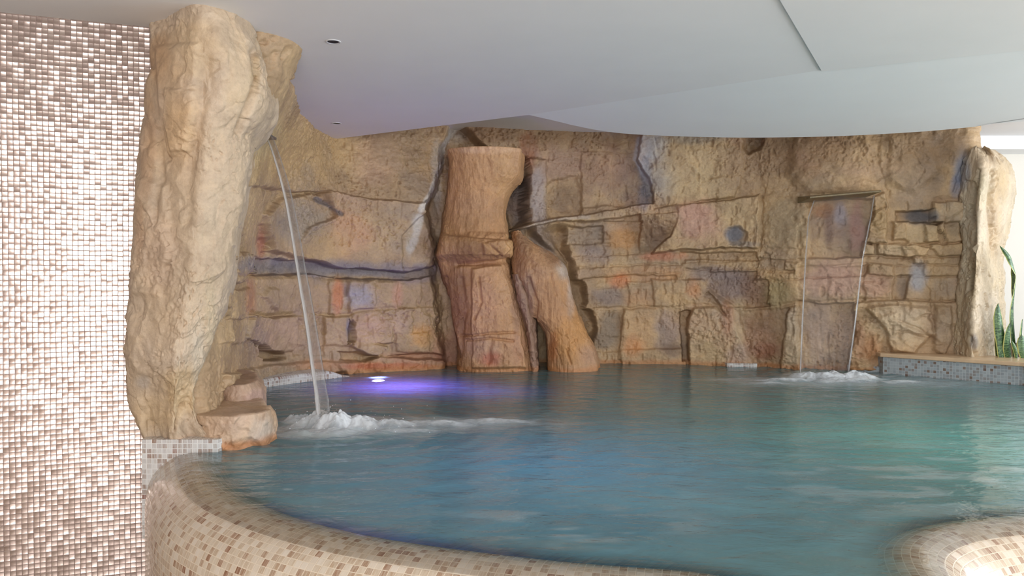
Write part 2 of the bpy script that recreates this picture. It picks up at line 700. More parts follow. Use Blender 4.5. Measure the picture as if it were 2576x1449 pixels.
M_ROCK = mat_rock()
WALL_O = (px_x(352, 3.296), 3.296)
_tv = np.array([px_x(352, 3.296) - px_x(0, 3.123), 3.296 - 3.123])
_tv /= np.linalg.norm(_tv)
M_SILVER = mat_silver(WALL_O, tuple(float(x) for x in _tv))
M_PLASTER = simple('white_plaster', lin(236, 233, 232), 0.75, noise_amt=0.015, scale=3, bump=0.12)
M_PLASTER_C = simple('white_plaster_soffit', lin(238, 238, 238), 0.7, noise_amt=0.012, scale=3, bump=0.1)
M_CREAM = simple('cream_paint', lin(222, 216, 206), 0.7, noise_amt=0.01, scale=4)
M_TAUPE = simple('taupe_paint', lin(176, 160, 146), 0.7, noise_amt=0.02, scale=4)
M_RIM = mat_tile_uv('beige_glass_mosaic', [(0.0, lin(212, 200, 184)), (0.35, lin(202, 187, 167)), (0.7, lin(190, 172, 150)), (0.93, lin(176, 154, 133)), (1.0, lin(156, 124, 102))],
                    lin(212, 196, 174), 0.0205, 0.2, 0.05, 'UV', True, 0.25)
M_GREYTILE = mat_tile_uv('pale_grey_mosaic', [(0.0, lin(205, 203, 200)), (0.6, lin(188, 184, 182)), (0.93, lin(170, 158, 152)), (1.0, lin(150, 98, 88))],
                         lin(214, 212, 208), 0.0205, 0.25, 0.06, 'UV', True, 0.2)
M_LEDGETILE = mat_tile_uv('blue_grey_mosaic', [(0.0, lin(166, 174, 176)), (0.5, lin(148, 156, 160)), (0.82, lin(142, 142, 140)), (0.93, lin(130, 112, 100)), (1.0, lin(108, 88, 78))],
                          lin(176, 182, 184), 0.0205, 0.3, 0.06, 'POS', False)
M_POOLTILE = mat_tile_uv('pool_basin_mosaic', [(0.0, lin(120, 175, 190)), (0.5, lin(96, 158, 178)), (1.0, lin(70, 130, 160))],
                         lin(150, 190, 200), 0.025, 0.4, 0.05, 'POS', False)
M_COPING = simple('travertine_coping', lin(206, 176, 142), 0.28, noise_amt=0.10, scale=14)
M_FLOOR = simple('beige_floor', lin(186, 170, 150), 0.4, noise_amt=0.05, scale=6)
M_WATER = mat_water()
M_STREAM = mat_falling('stream_water', 0.985, (0.84, 0.81, 0.78))
M_SHEET = mat_falling('sheet_water', 0.985, (0.97, 0.965, 0.96), (40, 40, 0.8), 1.1)
M_FOAM = mat_foam()
M_DARK = simple('black_cavity', (0.004, 0.004, 0.005), 0.6)
M_WHITEMETAL = simple('white_enamel', lin(205, 203, 204), 0.4)
M_STEEL = simple('brushed_steel', lin(150, 145, 135), 0.35, 0.9)
M_GLOW = mat_emit('violet_lens', (0.62, 0.42, 1.0), 40.0)
M_LEAF = mat_leaf()
M_SOIL = simple('dark_soil', lin(70, 56, 44), 0.9, noise_amt=0.4, scale=60, bump=0.8)
M_FRAME = simple('white_window_frame', lin(225, 225, 225), 0.4)
M_GLASS = NT('window_glass')
M_GLASS.n.remove(M_GLASS.bsdf)
_tp = M_GLASS.new('ShaderNodeBsdfTransparent')
M_GLASS.link(_tp.outputs[0], M_GLASS.out.inputs['Surface'])
M_GLASS = M_GLASS.m

# ------------------------------------------------------------------ room shell
tag(box('floor', (-4.3, -3.8, -0.3), (6.7, 3.9, 0.0), M_FLOOR), kind='structure')


def wall_with_hole(name, a, b, z0, z1, holes, thick, mat):
    """vertical wall from a to b (x, y), holes = [(s0, s1, h0, h1)] along its run; thickness goes to the left of a->b"""
    a, b = np.array(a, float), np.array(b, float)
    L = np.linalg.norm(b - a)
    d = (b - a) / L
    n = np.array([-d[1], d[0]]) * thick
    V, Fc = [], []

    def seg(s0, s1, h0, h1):
        k = len(V)
        p = [a + d * s0, a + d * s1, a + d * s1 + n, a + d * s0 + n]
        for h in (h0, h1):
            for q in p: V.append((q[0], q[1], h))
        for f in ((0, 3, 2, 1), (4, 5, 6, 7), (0, 1, 5, 4), (1, 2, 6, 5), (2, 3, 7, 6), (3, 0, 4, 7)):
            Fc.append(tuple(k + i for i in f))
    s = 0
    for (s0, s1, h0, h1) in sorted(holes):
        seg(s, s0, z0, z1)
        seg(s0, s1, z0, h0)
        seg(s0, s1, h1, z1)
        s = s1
    seg(s, L, z0, z1)
    return tag(link_mesh(name, V, Fc, mat, smooth=False), kind='structure')


# silver mosaic wall on the left
e1 = np.array(WALL_O) + _tv * 0.10
e0 = np.array(WALL_O) - _tv * 2.9
wall_with_hole('wall_left', e0, e1, 0, 2.9, [], 0.12, M_SILVER)
wall_with_hole('wall_left_side', (-4.15, -3.6), (e0[0], e0[1]), 0, 2.9, [], 0.12, M_TAUPE)
wall_with_hole('wall_rear', (6.5, -3.6), (-4.2, -3.6), 0, 3.0, [(4.85, 7.45, 0.5, 2.6)], -0.15, M_TAUPE)
wall_with_hole('wall_right', (6.5, 7.1), (6.5, -3.6), 0, 3.0, [(1.4, 5.0, 0.55, 2.65), (6.2, 9.2, 0.55, 2.65)], -0.15, M_CREAM)
wall_with_hole('wall_back', (3.3, 7.0), (6.6, 7.0), 0, 2.9, [], 0.12, M_CREAM)


def window(name, c, horiz, w, z0, z1):
    """frame with one mullion and a pane; c = centre in plan, horiz = run direction"""
    r = tag(empty(name, (c[0], c[1], z0)), kind='structure')
    dx, dy = horiz
    V, Fc = [], []

    def bar(s0, s1, h0, h1, t):
        k = len(V)
        for (s, q) in ((s0, -t), (s1, -t), (s1, t), (s0, t)):
            V.append((dx * s - dy * q, dy * s + dx * q, h0 - z0))
        for (s, q) in ((s0, -t), (s1, -t), (s1, t), (s0, t)):
            V.append((dx * s - dy * q, dy * s + dx * q, h1 - z0))
        for f in ((0, 3, 2, 1), (4, 5, 6, 7), (0, 1, 5, 4), (1, 2, 6, 5), (2, 3, 7, 6), (3, 0, 4, 7)):
            Fc.append(tuple(k + i for i in f))
    h = w / 2
    for a, b, c0, c1 in ((-h, h, z0, z0 + .06), (-h, h, z1 - .06, z1), (-h, -h + .06, z0, z1), (h - .06, h, z0, z1), (-.03, .03, z0, z1)):
        bar(a, b, c0, c1, 0.03)
    link_mesh('window_frame', V, Fc, M_FRAME, r, smooth=False)
    V, Fc = [], []
    bar(-h + .05, h - .05, z0 + .05, z1 - .05, 0.004)
    link_mesh('pane', V, Fc, M_GLASS, r, smooth=False)


window('window_1', (0.35, -3.68), (1, 0), 2.6, 0.5, 2.6)
window('window_2', (6.58, 3.9), (0, 1), 3.6, 0.55, 2.65)
window('window_3', (6.58, -0.6), (0, 1), 3.0, 0.55, 2.65)

# ceilings: low ceiling over the pool, flat panel towards the viewer, curved sloping soffit, upper ceiling
K = (px_x(1330, 5.08), 5.08)
C1 = (1.548, 3.99)
C2 = (2.33, 3.62)
tag(prism('ceiling', [(-4.3, -3.75), (-2.64, -3.75), (0.998, 2.976), C1, K, (-1.42, 6.02), (-1.75, 6.6), (-4.3, 6.6)], CEIL, 2.84, M_PLASTER), kind='structure')
tag(prism('ceiling_panel', [(-2.64, -3.75), (6.7, -3.75), (6.7, 1.55), C2, C1, (0.998, 2.976)], CEIL - 0.007, 2.84, M_PLASTER), kind='structure')
tag(prism('ceiling_upper', [(-4.3, -3.75), (6.7, -3.75), (6.7, 7.2), (-4.3, 7.2)], 2.85, 3.0, M_PLASTER), kind='structure')
lip_px = [(1330, 290, 1.04), (1400, 306, 1.02), (1450, 318, 1.005), (1520, 331, 0.985), (1600, 339, 0.97), (1750, 345, 0.955), (1900, 347, 0.95),
          (2100, 343.5, 0.95), (2300, 333, 0.95), (2437, 321, 0.95), (2576, 306, 0.95)]
lip = []
for (a, b, h) in lip_px:
    Y = h * F_PX / (700.0 - b)
    lip.append((px_x(a, Y), Y, EYE + h))
lip += [(4.4, 4.3, EYE + .95), (6.7, 3.7, EYE + .95)]
lipc = catmull(lip, 120)
cre = np.array([(K[0], K[1], CEIL), (C1[0], C1[1], CEIL), (C2[0], C2[1], CEIL), (6.7, 1.55, CEIL)])
crec, _ = resample(cre, 120)
# soffit body: sloping underside, lip, and back face up to the upper ceiling
rows = [crec + 0 * (lipc - crec), crec * 0.66 + lipc * 0.34, crec * 0.33 + lipc * 0.67, lipc]
rows.append(lipc + np.array([0, 0.004, 0.006]))
top = lipc.copy(); top[:, 2] = 2.852; top[:, 1] += 0.004
rows.append(top)
P = np.stack(rows, 0)
o = link_mesh('trim_1', P.reshape(-1, 3), grid_faces(P.shape[0], P.shape[1]), M_PLASTER_C, smooth=True)
m = o.modifiers.new('edge', 'EDGE_SPLIT'); m.split_angle = math.radians(30)
tag(o, kind='structure')
tag(box('trim_2', (3.42, 6.72, 2.738), (6.5, 7.0, 2.85), M_PLASTER_C), kind='structure')

# ------------------------------------------------------------------ rock face: relief authored on the run of the wall
bot = [(-1.43, 3.33), (-1.36, 3.42), (-1.47, 3.9), (-1.62, 4.5), (-1.72, 5.15), (-1.56, 5.6), (-1.23, 5.90), (-.585, 6.24), (-.18, 6.38), (.70, 6.61), (1.5, 6.52),
       (1.95, 6.38), (2.35, 6.15), (2.84, 5.98), (3.15, 5.9), (3.37, 5.88), (3.40, 6.2), (3.42, 6.95)]
topp = [(-1.16, 3.38), (-1.03, 3.59), (-1.2, 4.15), (-1.36, 4.73), (-1.42, 5.2), (-1.42, 5.75), (-1.30, 6.05), (-.6, 6.32), (-.18, 6.42), (.70, 6.6), (1.5, 6.5),
        (1.95, 6.40), (2.35, 6.2), (2.84, 6.05), (3.15, 5.95), (3.38, 5.9), (3.41, 6.2), (3.42, 6.95)]
NU, NZ = 1560, 600
bc = catmull(bot, 4000)
bc, arc = resample(bc, NU)
tc = catmull(topp, 4000)
tc, _ = resample(tc, NU)
Z0, Z1 = 0.45, 2.87
zz = np.linspace(Z0, Z1, NZ)
tt = np.clip((zz - WATER) / (CEIL - WATER), 0, 1.05) ** 3
base = np.zeros((NZ, NU, 3))
base[:, :, :2] = bc[None] * (1 - tt)[:, None, None] + tc[None] * tt[:, None, None]
base[:, :, 2] = zz[:, None]
U = np.broadcast_to(arc[None], (NZ, NU)).copy()
Zg = base[:, :, 2]
tan = np.gradient(base[:, :, :2], axis=1)
tan /= np.linalg.norm(tan, axis=2, keepdims=True)
nrm = np.stack([tan[..., 1], -tan[..., 0]], -1)    # towards the pool

# (polygon, height, edge softness, dh/dx per 100, dh/dy per 100, facet amount)
B = []
def blk(poly, h, soft=7, gx=0.0, gy=0.0, fa=0.35, lip=0.0):
    B.append((poly, h, soft, gx, gy, fa, lip))
def rect(x0, y0, x1, y1, h, **k):
    j = random.Random(int(x0 * 7 + y0 * 13))
    e = lambda: j.uniform(-4, 4)
    x0, y0, x1, y1 = x0 - 4, y0 - 3, x1 + 4, y1 + 3
    blk([(x0 + e(), y0 + e() * .5), ((x0 + x1) / 2, y0 + e() * .6), (x1 + e(), y0 + e() * .5), (x1 + e(), (y0 + y1) / 2), (x1 + e(), y1 + e() * .5), ((x0 + x1) / 2, y1 + e() * .6), (x0 + e(), y1 + e() * .5), (x0 + e(), (y0 + y1) / 2)], h, **k)

# left of the carved column
blk([(560, 200), (1150, 200), (1145, 320), (1112, 372), (1105, 420), (1088, 480), (1062, 512), (898, 496), (799, 480), (719, 480), (655, 470), (560, 470)], .10, 6, gy=.03)
blk([(690, 150), (760, 240), (800, 330), (760, 420), (690, 400), (640, 330), (600, 250)], .09, 40, fa=.3)
blk([(560, 470), (655, 472), (668, 620), (648, 655), (560, 640)], .07, 8)
rect(650, 576, 666, 650, .05, soft=8)
blk([(668, 545), (700, 500), (770, 486), (900, 505), (900, 650), (749, 650), (668, 628)], .145, 12, gy=.02)
blk([(799, 479), (898, 494), (1062, 512), (1052, 570), (1040, 610), (1012, 682), (900, 678), (850, 670), (758, 655), (750, 610), (770, 575), (845, 545)], .17, 8, gy=-.03, lip=.02)
blk([(1012, 590), (1060, 540), (1098, 520), (1100, 640), (1080, 668), (1012, 672)], .09, 8)
blk([(560, 640), (690, 652), (850, 670), (1010, 684), (1095, 668), (1100, 690), (1020, 704), (850, 699), (690, 690), (560, 690)], -.045, 7, fa=.5)
rect(572, 640, 606, 705, .12, fa=.8)
rect(566, 730, 632, 798, .11)
rect(560, 805, 622, 860, .09, fa=.8)
rect(628, 702, 762, 784, .085, soft=9)
blk([(672, 722), (702, 728), (700, 778), (680, 770), (662, 745)], .12, 12)
rect(768, 700, 838, 790, .05)
rect(838, 705, 868, 782, .075)
blk([(872, 702), (950, 706), (954, 745), (940, 785), (880, 783)], .115, 9)
rect(955, 712, 1000, 776, .085)
rect(1004, 710, 1060, 772, .06)
rect(1062, 700, 1100, 770, .05)
rect(625, 800, 744, 884, .13, gy=-.05)
rect(748, 800, 812, 892, .06, fa=.9)
rect(816, 797, 880, 866, .10)
blk([(880, 800), (892, 812), (884, 856), (868, 866)], -.01, 4)
rect(893, 783, 990, 862, .115, gy=.05)
rect(994, 778, 1036, 838, .10)
blk([(1036, 790), (1050, 770), (1090, 785), (1090, 820), (1062, 826)], .07, 6, fa=.8)
rect(1000, 840, 1078, 885, .10, fa=.6)
blk([(622, 858), (642, 868), (660, 884), (706, 890), (704, 902), (660, 906), (625, 892)], -.08, 10, fa=0)
blk([(873, 858), (925, 862), (975, 872), (970, 880), (950, 895), (915, 888), (885, 876)], .16, 5, gy=.12)
blk([(845, 884), (900, 888), (960, 900), (1090, 888), (1140, 896), (1140, 906), (960, 912), (845, 905)], -.03, 6)
blk([(560, 940), (700, 915), (850, 912), (905, 912), (950, 898), (990, 900), (1040, 908), (1080, 902), (1150, 905), (1150, 990), (880, 990), (860, 935), (560, 990)], .12, 9, fa=.8)
# centre recess that holds the carved column
blk([(1146, 300), (1128, 345), (1112, 372), (1107, 420), (1090, 480), (1066, 530), (1100, 620), (1095, 700), (1120, 930), (1500, 930), (1480, 820), (1440, 720), (1400, 640), (1340, 590),
     (1325, 480), (1335, 400), (1318, 400), (1290, 400), (1230, 385)], -.14, 24, fa=.5)
blk([(1268, 520), (1286, 465), (1318, 455), (1326, 500), (1318, 560), (1290, 585)], -.30, 16, fa=0)
# right of the column, upper part
blk([(1320, 300), (1620, 300), (1597, 400), (1632, 470), (1637, 524), (1560, 535), (1400, 545), (1335, 565), (1325, 480), (1338, 400)], .04, 12)
rect(1335, 400, 1374, 556, .11, soft=10)
blk([(1374, 470), (1392, 452), (1448, 446), (1456, 552), (1384, 560)], .0, 9, gx=.06)
rect(1462, 380, 1540, 520, .065)
rect(1462, 520, 1560, 556, .10)
rect(1544, 372, 1610, 515, .045)
blk([(1606, 540), (1730, 520), (1730, 600), (1690, 640), (1612, 640)], .15, 8, gy=-.15, fa=0)
blk([(1288, 582), (1340, 560), (1400, 548), (1500, 532), (1640, 512), (1700, 512), (1712, 540), (1696, 534), (1560, 547), (1500, 555), (1400, 556)], .21, 5, fa=.3)
blk([(1366, 585), (1400, 572), (1445, 580), (1420, 630), (1436, 700), (1470, 716), (1480, 770), (1500, 815), (1500, 840), (1478, 850), (1440, 760), (1410, 660)], -.17, 34, fa=.2)
# strata rows
rect(1432, 572, 1520, 615, .0, fa=.5)
rect(1522, 562, 1606, 636, .045)
rect(1440, 616, 1530, 652, .03)
rect(1526, 625, 1608, 645, .05)
rect(1445, 653, 1535, 676, .05)
blk([(1530, 648), (1608, 640), (1715, 636), (1720, 664), (1560, 672), (1530, 674)], .065, 5)
rect(1448, 680, 1524, 704, .085)
rect(1524, 674, 1718, 698, .08)
blk([(1466, 706), (1560, 696), (1700, 690), (1715, 712), (1560, 720), (1480, 728)], .05, 5)
rect(1478, 722, 1578, 776, .055)
rect(1578, 712, 1642, 770, .075)
rect(1644, 706, 1772, 768, .085)
rect(1718, 638, 1905, 658, .0)
rect(1722, 658, 1900, 676, .035)
rect(1724, 678, 1780, 700, .02)
blk([(1780, 684), (1910, 682), (1960, 695), (1940, 768), (1850, 770), (1790, 730), (1770, 700)], .01, 9)
rect(1905, 624, 2010, 652, .075)
rect(1908, 654, 1980, 676, .06)
rect(1982, 660, 2022, 680, .11, fa=.6)
rect(1905, 680, 2000, 700, .07)
rect(1940, 702, 2016, 758, .065)
rect(2018, 650, 2185, 668, .055)
rect(2018, 672, 2175, 696, .03)
rect(2016, 700, 2095, 752, .06)
rect(2098, 698, 2172, 752, .075)
# large upper slab and the boulder under it
blk([(1618, 300), (1600, 370), (1597, 402), (1612, 430), (1632, 450), (1638, 524), (1700, 514), (1770, 505), (1850, 494), (1868, 440), (1880, 380), (1872, 300)], .16, 7, gx=-.02, fa=.5)
blk([(1872, 300), (2437, 300), (2437, 500), (2230, 495), (2215, 482), (2035, 497), (1920, 490), (1868, 480)], .075, 22, fa=.4)
blk([(2010, 300), (2190, 300), (2200, 470), (2040, 490), (1980, 440)], .12, 30)
blk([(2240, 340), (2330, 330), (2360, 430), (2300, 480), (2240, 460)], .11, 25, fa=.5)
blk([(1880, 335), (1915, 340), (1910, 372), (1885, 385), (1866, 370)], .0, 10)
blk([(1700, 514), (1780, 508), (1860, 496), (1903, 492), (1908, 560), (1904, 622), (1800, 624), (1712, 627), (1640, 638), (1682, 596), (1706, 546)], .215, 7, fa=.5, lip=.02)
blk([(1826, 578), (1856, 570), (1872, 585), (1868, 612), (1830, 614)], .175, 12)
blk([(1908, 492), (2030, 498), (2040, 560), (2020, 620), (1908, 622)], .085, 9)
# base row
rect(1500, 782, 1564, 895, .04, soft=12)
rect(1500, 884, 1574, 930, .07)
rect(1568, 778, 1660, 900, .085, gx=-.02)
rect(1662, 778, 1718, 885, .07)
rect(1568, 880, 1720, 935, .12)
rect(1719, 785, 1730, 905, -.07, soft=4, fa=0)
blk([(1745, 776), (1800, 772), (1835, 800), (1845, 870), (1830, 935), (1735, 935), (1730, 840), (1732, 800)], .14, 9, fa=.5)
blk([(1788, 735), (1830, 766), (1846, 776), (1862, 838), (1882, 890), (1900, 935), (1830, 935), (1846, 880), (1838, 810), (1822, 780)], .12, 7)
blk([(1852, 778), (1985, 774), (1968, 860), (1955, 915), (1895, 915), (1868, 840)], .045, 12)
blk([(1985, 772), (2016, 768), (2016, 935), (1955, 935), (1968, 870), (1980, 830)], .13, 7, fa=1.0)
# behind and beside the sheet waterfall
rect(2040, 508, 2190, 645, -.035, fa=.3)
rect(2016, 762, 2160, 935, .0, fa=.2)
blk([(2192, 498), (2222, 484), (2236, 520), (2234, 560), (2230, 612), (2178, 610), (2190, 560)], .15, 6, fa=1.3)
rect(2236, 496, 2345, 534, .075)
rect(2262, 534, 2362, 560, -.05, fa=.2)
rect(2346, 512, 2382, 556, .17, fa=.9)
rect(2382, 510, 2440, 556, .15, fa=.9)
rect(2254, 562, 2286, 600, .13, fa=.9)
rect(2286, 564, 2328, 608, .11)
blk([(2328, 566), (2356, 566), (2362, 606), (2334, 606)], .15, 4)
blk([(2360, 560), (2386, 556), (2378, 602)], .16, 4)
rect(2386, 560, 2412, 606, .10)
rect(2176, 614, 2204, 642, .13, fa=.9)
rect(2204, 614, 2214, 642, .07)
rect(2212, 614, 2280, 643, .12, fa=1.0)
blk([(2272, 616), (2300, 612), (2340, 620), (2330, 642), (2280, 642)], .15, 4, fa=1.0)
blk([(2342, 612), (2420, 612), (2422, 642), (2362, 644)], .12, 4)
rect(2176, 646, 2300, 662, .055, fa=.8)
rect(2302, 646, 2328, 664, .12)
rect(2330, 648, 2422, 664, .085)
rect(2190, 667, 2250, 692, .10, fa=.9)
rect(2252, 666, 2330, 694, .06)
rect(2332, 668, 2422, 692, .09)
rect(2176, 696, 2252, 752, .085, fa=.8)
rect(2254, 696, 2286, 752, .03)
rect(2286, 694, 2336, 750, .08)
rect(2338, 696, 2384, 752, .06)
rect(2386, 696, 2424, 752, .075)
blk([(2150, 762), (2240, 756), (2440, 758), (2440, 900), (2250, 905), (2236, 935), (2136, 935), (2148, 850)], .12, 8, fa=1.0)
blk([(2180, 775), (2260, 768), (2330, 775), (2345, 840), (2300, 890), (2245, 885), (2225, 830)], .19, 12, fa=1.4)
blk([(2350, 770), (2385, 768), (2392, 850), (2375, 895), (2345, 880)], .16, 10, fa=1.0)

# grooves: (points, depth, half width)
G = [
    ([(655, 469), (719, 479), (784, 497), (824, 514), (858, 540)], .05, 5),
    ([(754, 603), (800, 578), (845, 556)], .03, 4),
    ([(560, 690), (700, 694), (860, 703), (1010, 706)], .03, 4),
    ([(622, 792), (760, 795), (900, 786), (960, 776), (1010, 776)], .035, 4),
    ([(655, 722), (640, 790)], .02, 3),
    ([(1500, 777), (1590, 774), (1670, 770), (1773, 767), (1870, 772), (1950, 768), (2020, 757), (2170, 753)], .045, 3.5),
    ([(2170, 753), (2300, 757), (2424, 754)], .045, 3),
    ([(2176, 613), (2300, 612), (2424, 610)], .04, 2.5),
    ([(2176, 645), (2424, 645)], .04, 2.5),
    ([(2020, 668), (2176, 665), (2424, 665)], .035, 2.5),
    ([(2016, 698), (2100, 696), (2190, 694), (2424, 694)], .035, 2.5),
    ([(1432, 655), (1540, 645), (1606, 638)], .02, 2.5),
    ([(1440, 679), (1535, 674), (1650, 666), (1720, 664)], .03, 2.5),
    ([(1462, 706), (1560, 696), (1640, 690), (1716, 684)], .03, 2.5),
    ([(1500, 726), (1560, 722), (1640, 712)], .025, 2.5),
    ([(1722, 658), (1810, 660), (1904, 656)], .03, 2.5),
    ([(1722, 678), (1810, 680), (1904, 678)], .03, 2.5),
    ([(1905, 652), (1960, 654), (2018, 650)], .03, 2.5),
    ([(1905, 680), (2000, 681)], .03, 2.5),
    ([(1920, 703), (1960, 704), (2020, 700)], .035, 2.5),
    ([(1564, 778), (1566, 900)], .02, 3),
    ([(1640, 712), (1642, 768)], .03, 3),
    ([(1906, 495), (1912, 560), (1908, 620)], .05, 4),
    ([(1886, 350), (1900, 420), (1908, 492)], .03, 8),
    ([(2216, 484), (2100, 490), (1960, 486), (1930, 484)], .02, 3),
    ([(2218, 340), (2210, 400), (2222, 440), (2230, 480)], .03, 3),
    ([(2160, 350), (2185, 410), (2175, 400)], .025, 3),
    ([(2300, 380), (2320, 430), (2300, 460)], .03, 3),
    ([(2432, 383), (2420, 420), (2398, 480)], .06, 4),
    ([(2250, 800), (2310, 830), (2350, 860)], .05, 4),
    ([(2345, 770), (2345, 850)], .04, 4),
    ([(1860, 780), (1875, 840), (1885, 905)], .03, 4),
    ([(2064, 770), (2070, 840), (2062, 900)], .012, 4),
    ([(1390, 450), (1455, 447)], .025, 4),
    ([(1330, 400), (1470, 385), (1600, 378)], .022, 4),
    ([(1480, 350), (1545, 360), (1600, 345)], .025, 4),
    ([(1648, 345), (1656, 372)], .02, 2.5),
    ([(1800, 410), (1790, 430), (1785, 450)], .05, 6),
    ([(1768, 512), (1800, 504), (1850, 498)], .03, 4),
    ([(1642, 517), (1700, 516), (1728, 514)], .03, 3),
    ([(1092, 485), (1100, 560), (1085, 640)], .03, 5),
    ([(1010, 700), (1060, 705), (1100, 712)], .03, 4),
]


def wall_height(px, py, U, Zg):
    wx = px + 13 * fbm(U * 4, Zg * 4, 0 * U, 4, seed=11) + 3.0 * fbm(U * 22, Zg * 22, 0 * U, 2, seed=12)
    wy = py + 8 * fbm(U * 4, Zg * 4, 0 * U + 9, 4, seed=13) + 2.2 * fbm(U * 22, Zg * 22, 0 * U + 5, 2, seed=14)
    h = np.full(px.shape, 0.07)
    fa = np.full(px.shape, 0.4)
    for (poly, hh, soft, gx, gy, f, lp) in B:
        a = np.asarray(poly, float)
        x0, y0 = a.min(0) - 30
        x1, y1 = a.max(0) + 30
        m = (wx > x0) & (wx < x1) & (wy > y0) & (wy < y1)
        if not m.any(): continue
        X, Y = wx[m], wy[m]
        sd = poly_sdf(X, Y, poly)
        w = sstep(-soft * .5, soft * .4, sd)
        c = a.mean(0)
        tgt = .07 + .82 * (hh - .07) + gx * (X - c[0]) / 100 + gy * (Y - c[1]) / 100 + lp * np.exp(-np.maximum(sd, 0) / 14)
        # worn arrises: the face falls a little towards its edge
        tgt = tgt - 0.004 * np.exp(-np.maximum(sd, 0) / 5.0)
        h[m] = h[m] * (1 - w) + tgt * w
        fa[m] = fa[m] * (1 - w) + f * w
    for (pts, dep, hw) in G:
        a = np.asarray(pts, float)
        x0, y0 = a.min(0) - 25
        x1, y1 = a.max(0) + 25
        m = (wx > x0) & (wx < x1) & (wy > y0) & (wy < y1)
        if not m.any(): continue
        d = line_dist(wx[m], wy[m], pts)
        h[m] -= 0.30 * dep * np.exp(-(d / hw) ** 2)
    return h, fa


h = np.zeros(U.shape)
for it in range(3):
    X = base[..., 0] + nrm[..., 0] * h
    Y = base[..., 1] + nrm[..., 1] * h
    px, py = project(X, Y, Zg)
    hn, fa = wall_height(px, py, U, Zg)
    h = hn if it == 0 else 0.5 * h + 0.5 * hn
h = hn
O = 0 * U
wu = U + 0.05 * fbm(U * 6, Zg * 6, O, 3, seed=21)
wz = Zg + 0.05 * fbm(U * 6, Zg * 6, O + 4, 3, seed=22)
rough = (0.030 * fbm(U * 1.6, Zg * 1.6, O, 4, seed=1)
         + fa * 0.030 * facets(wu * 7, wz * 8.5, 3)
         + fa * 0.009 * facets(wu * 19, wz * 19, 4)
         + 0.005 * fbm(U * 14, Zg * 14, O, 5, 0.6, seed=2, ridged=True)
         + 0.0035 * fbm(U * 45, Zg * 60, O, 4, 0.6, seed=5))
cr = fbm(U * 4.5, Zg * 3.2, O, 4, 0.55, seed=31, ridged=True)
rough -= 0.012 * sstep(0.62, 0.85, cr) * np.clip(fa * 1.5, 0, 1)
zone = sstep(-.15, .35, fbm(U * 2.3, Zg * 2.3, O + 2, 3, seed=35))
chip = fbm(U * 30, Zg * 26, O, 4, .6, seed=36)
rough += zone * .008 * chip + zone * .006 * facets(wu * 34, wz * 30, 37)
rough -= zone * .012 * sstep(.30, .55, fbm(U * 55, Zg * 40, O, 2, .5, seed=38))
# short chisel nicks
nk = fbm(U * 26, Zg * 11, O, 2, 0.5, seed=33)
rough -= 0.012 * sstep(0.42, 0.7, nk)
H = h + rough
fade = sstep(0, 0.12, (arc[-1] - U) - 0.0)
P = base.copy()
P[..., 0] += nrm[..., 0] * H
P[..., 1] += nrm[..., 1] * H

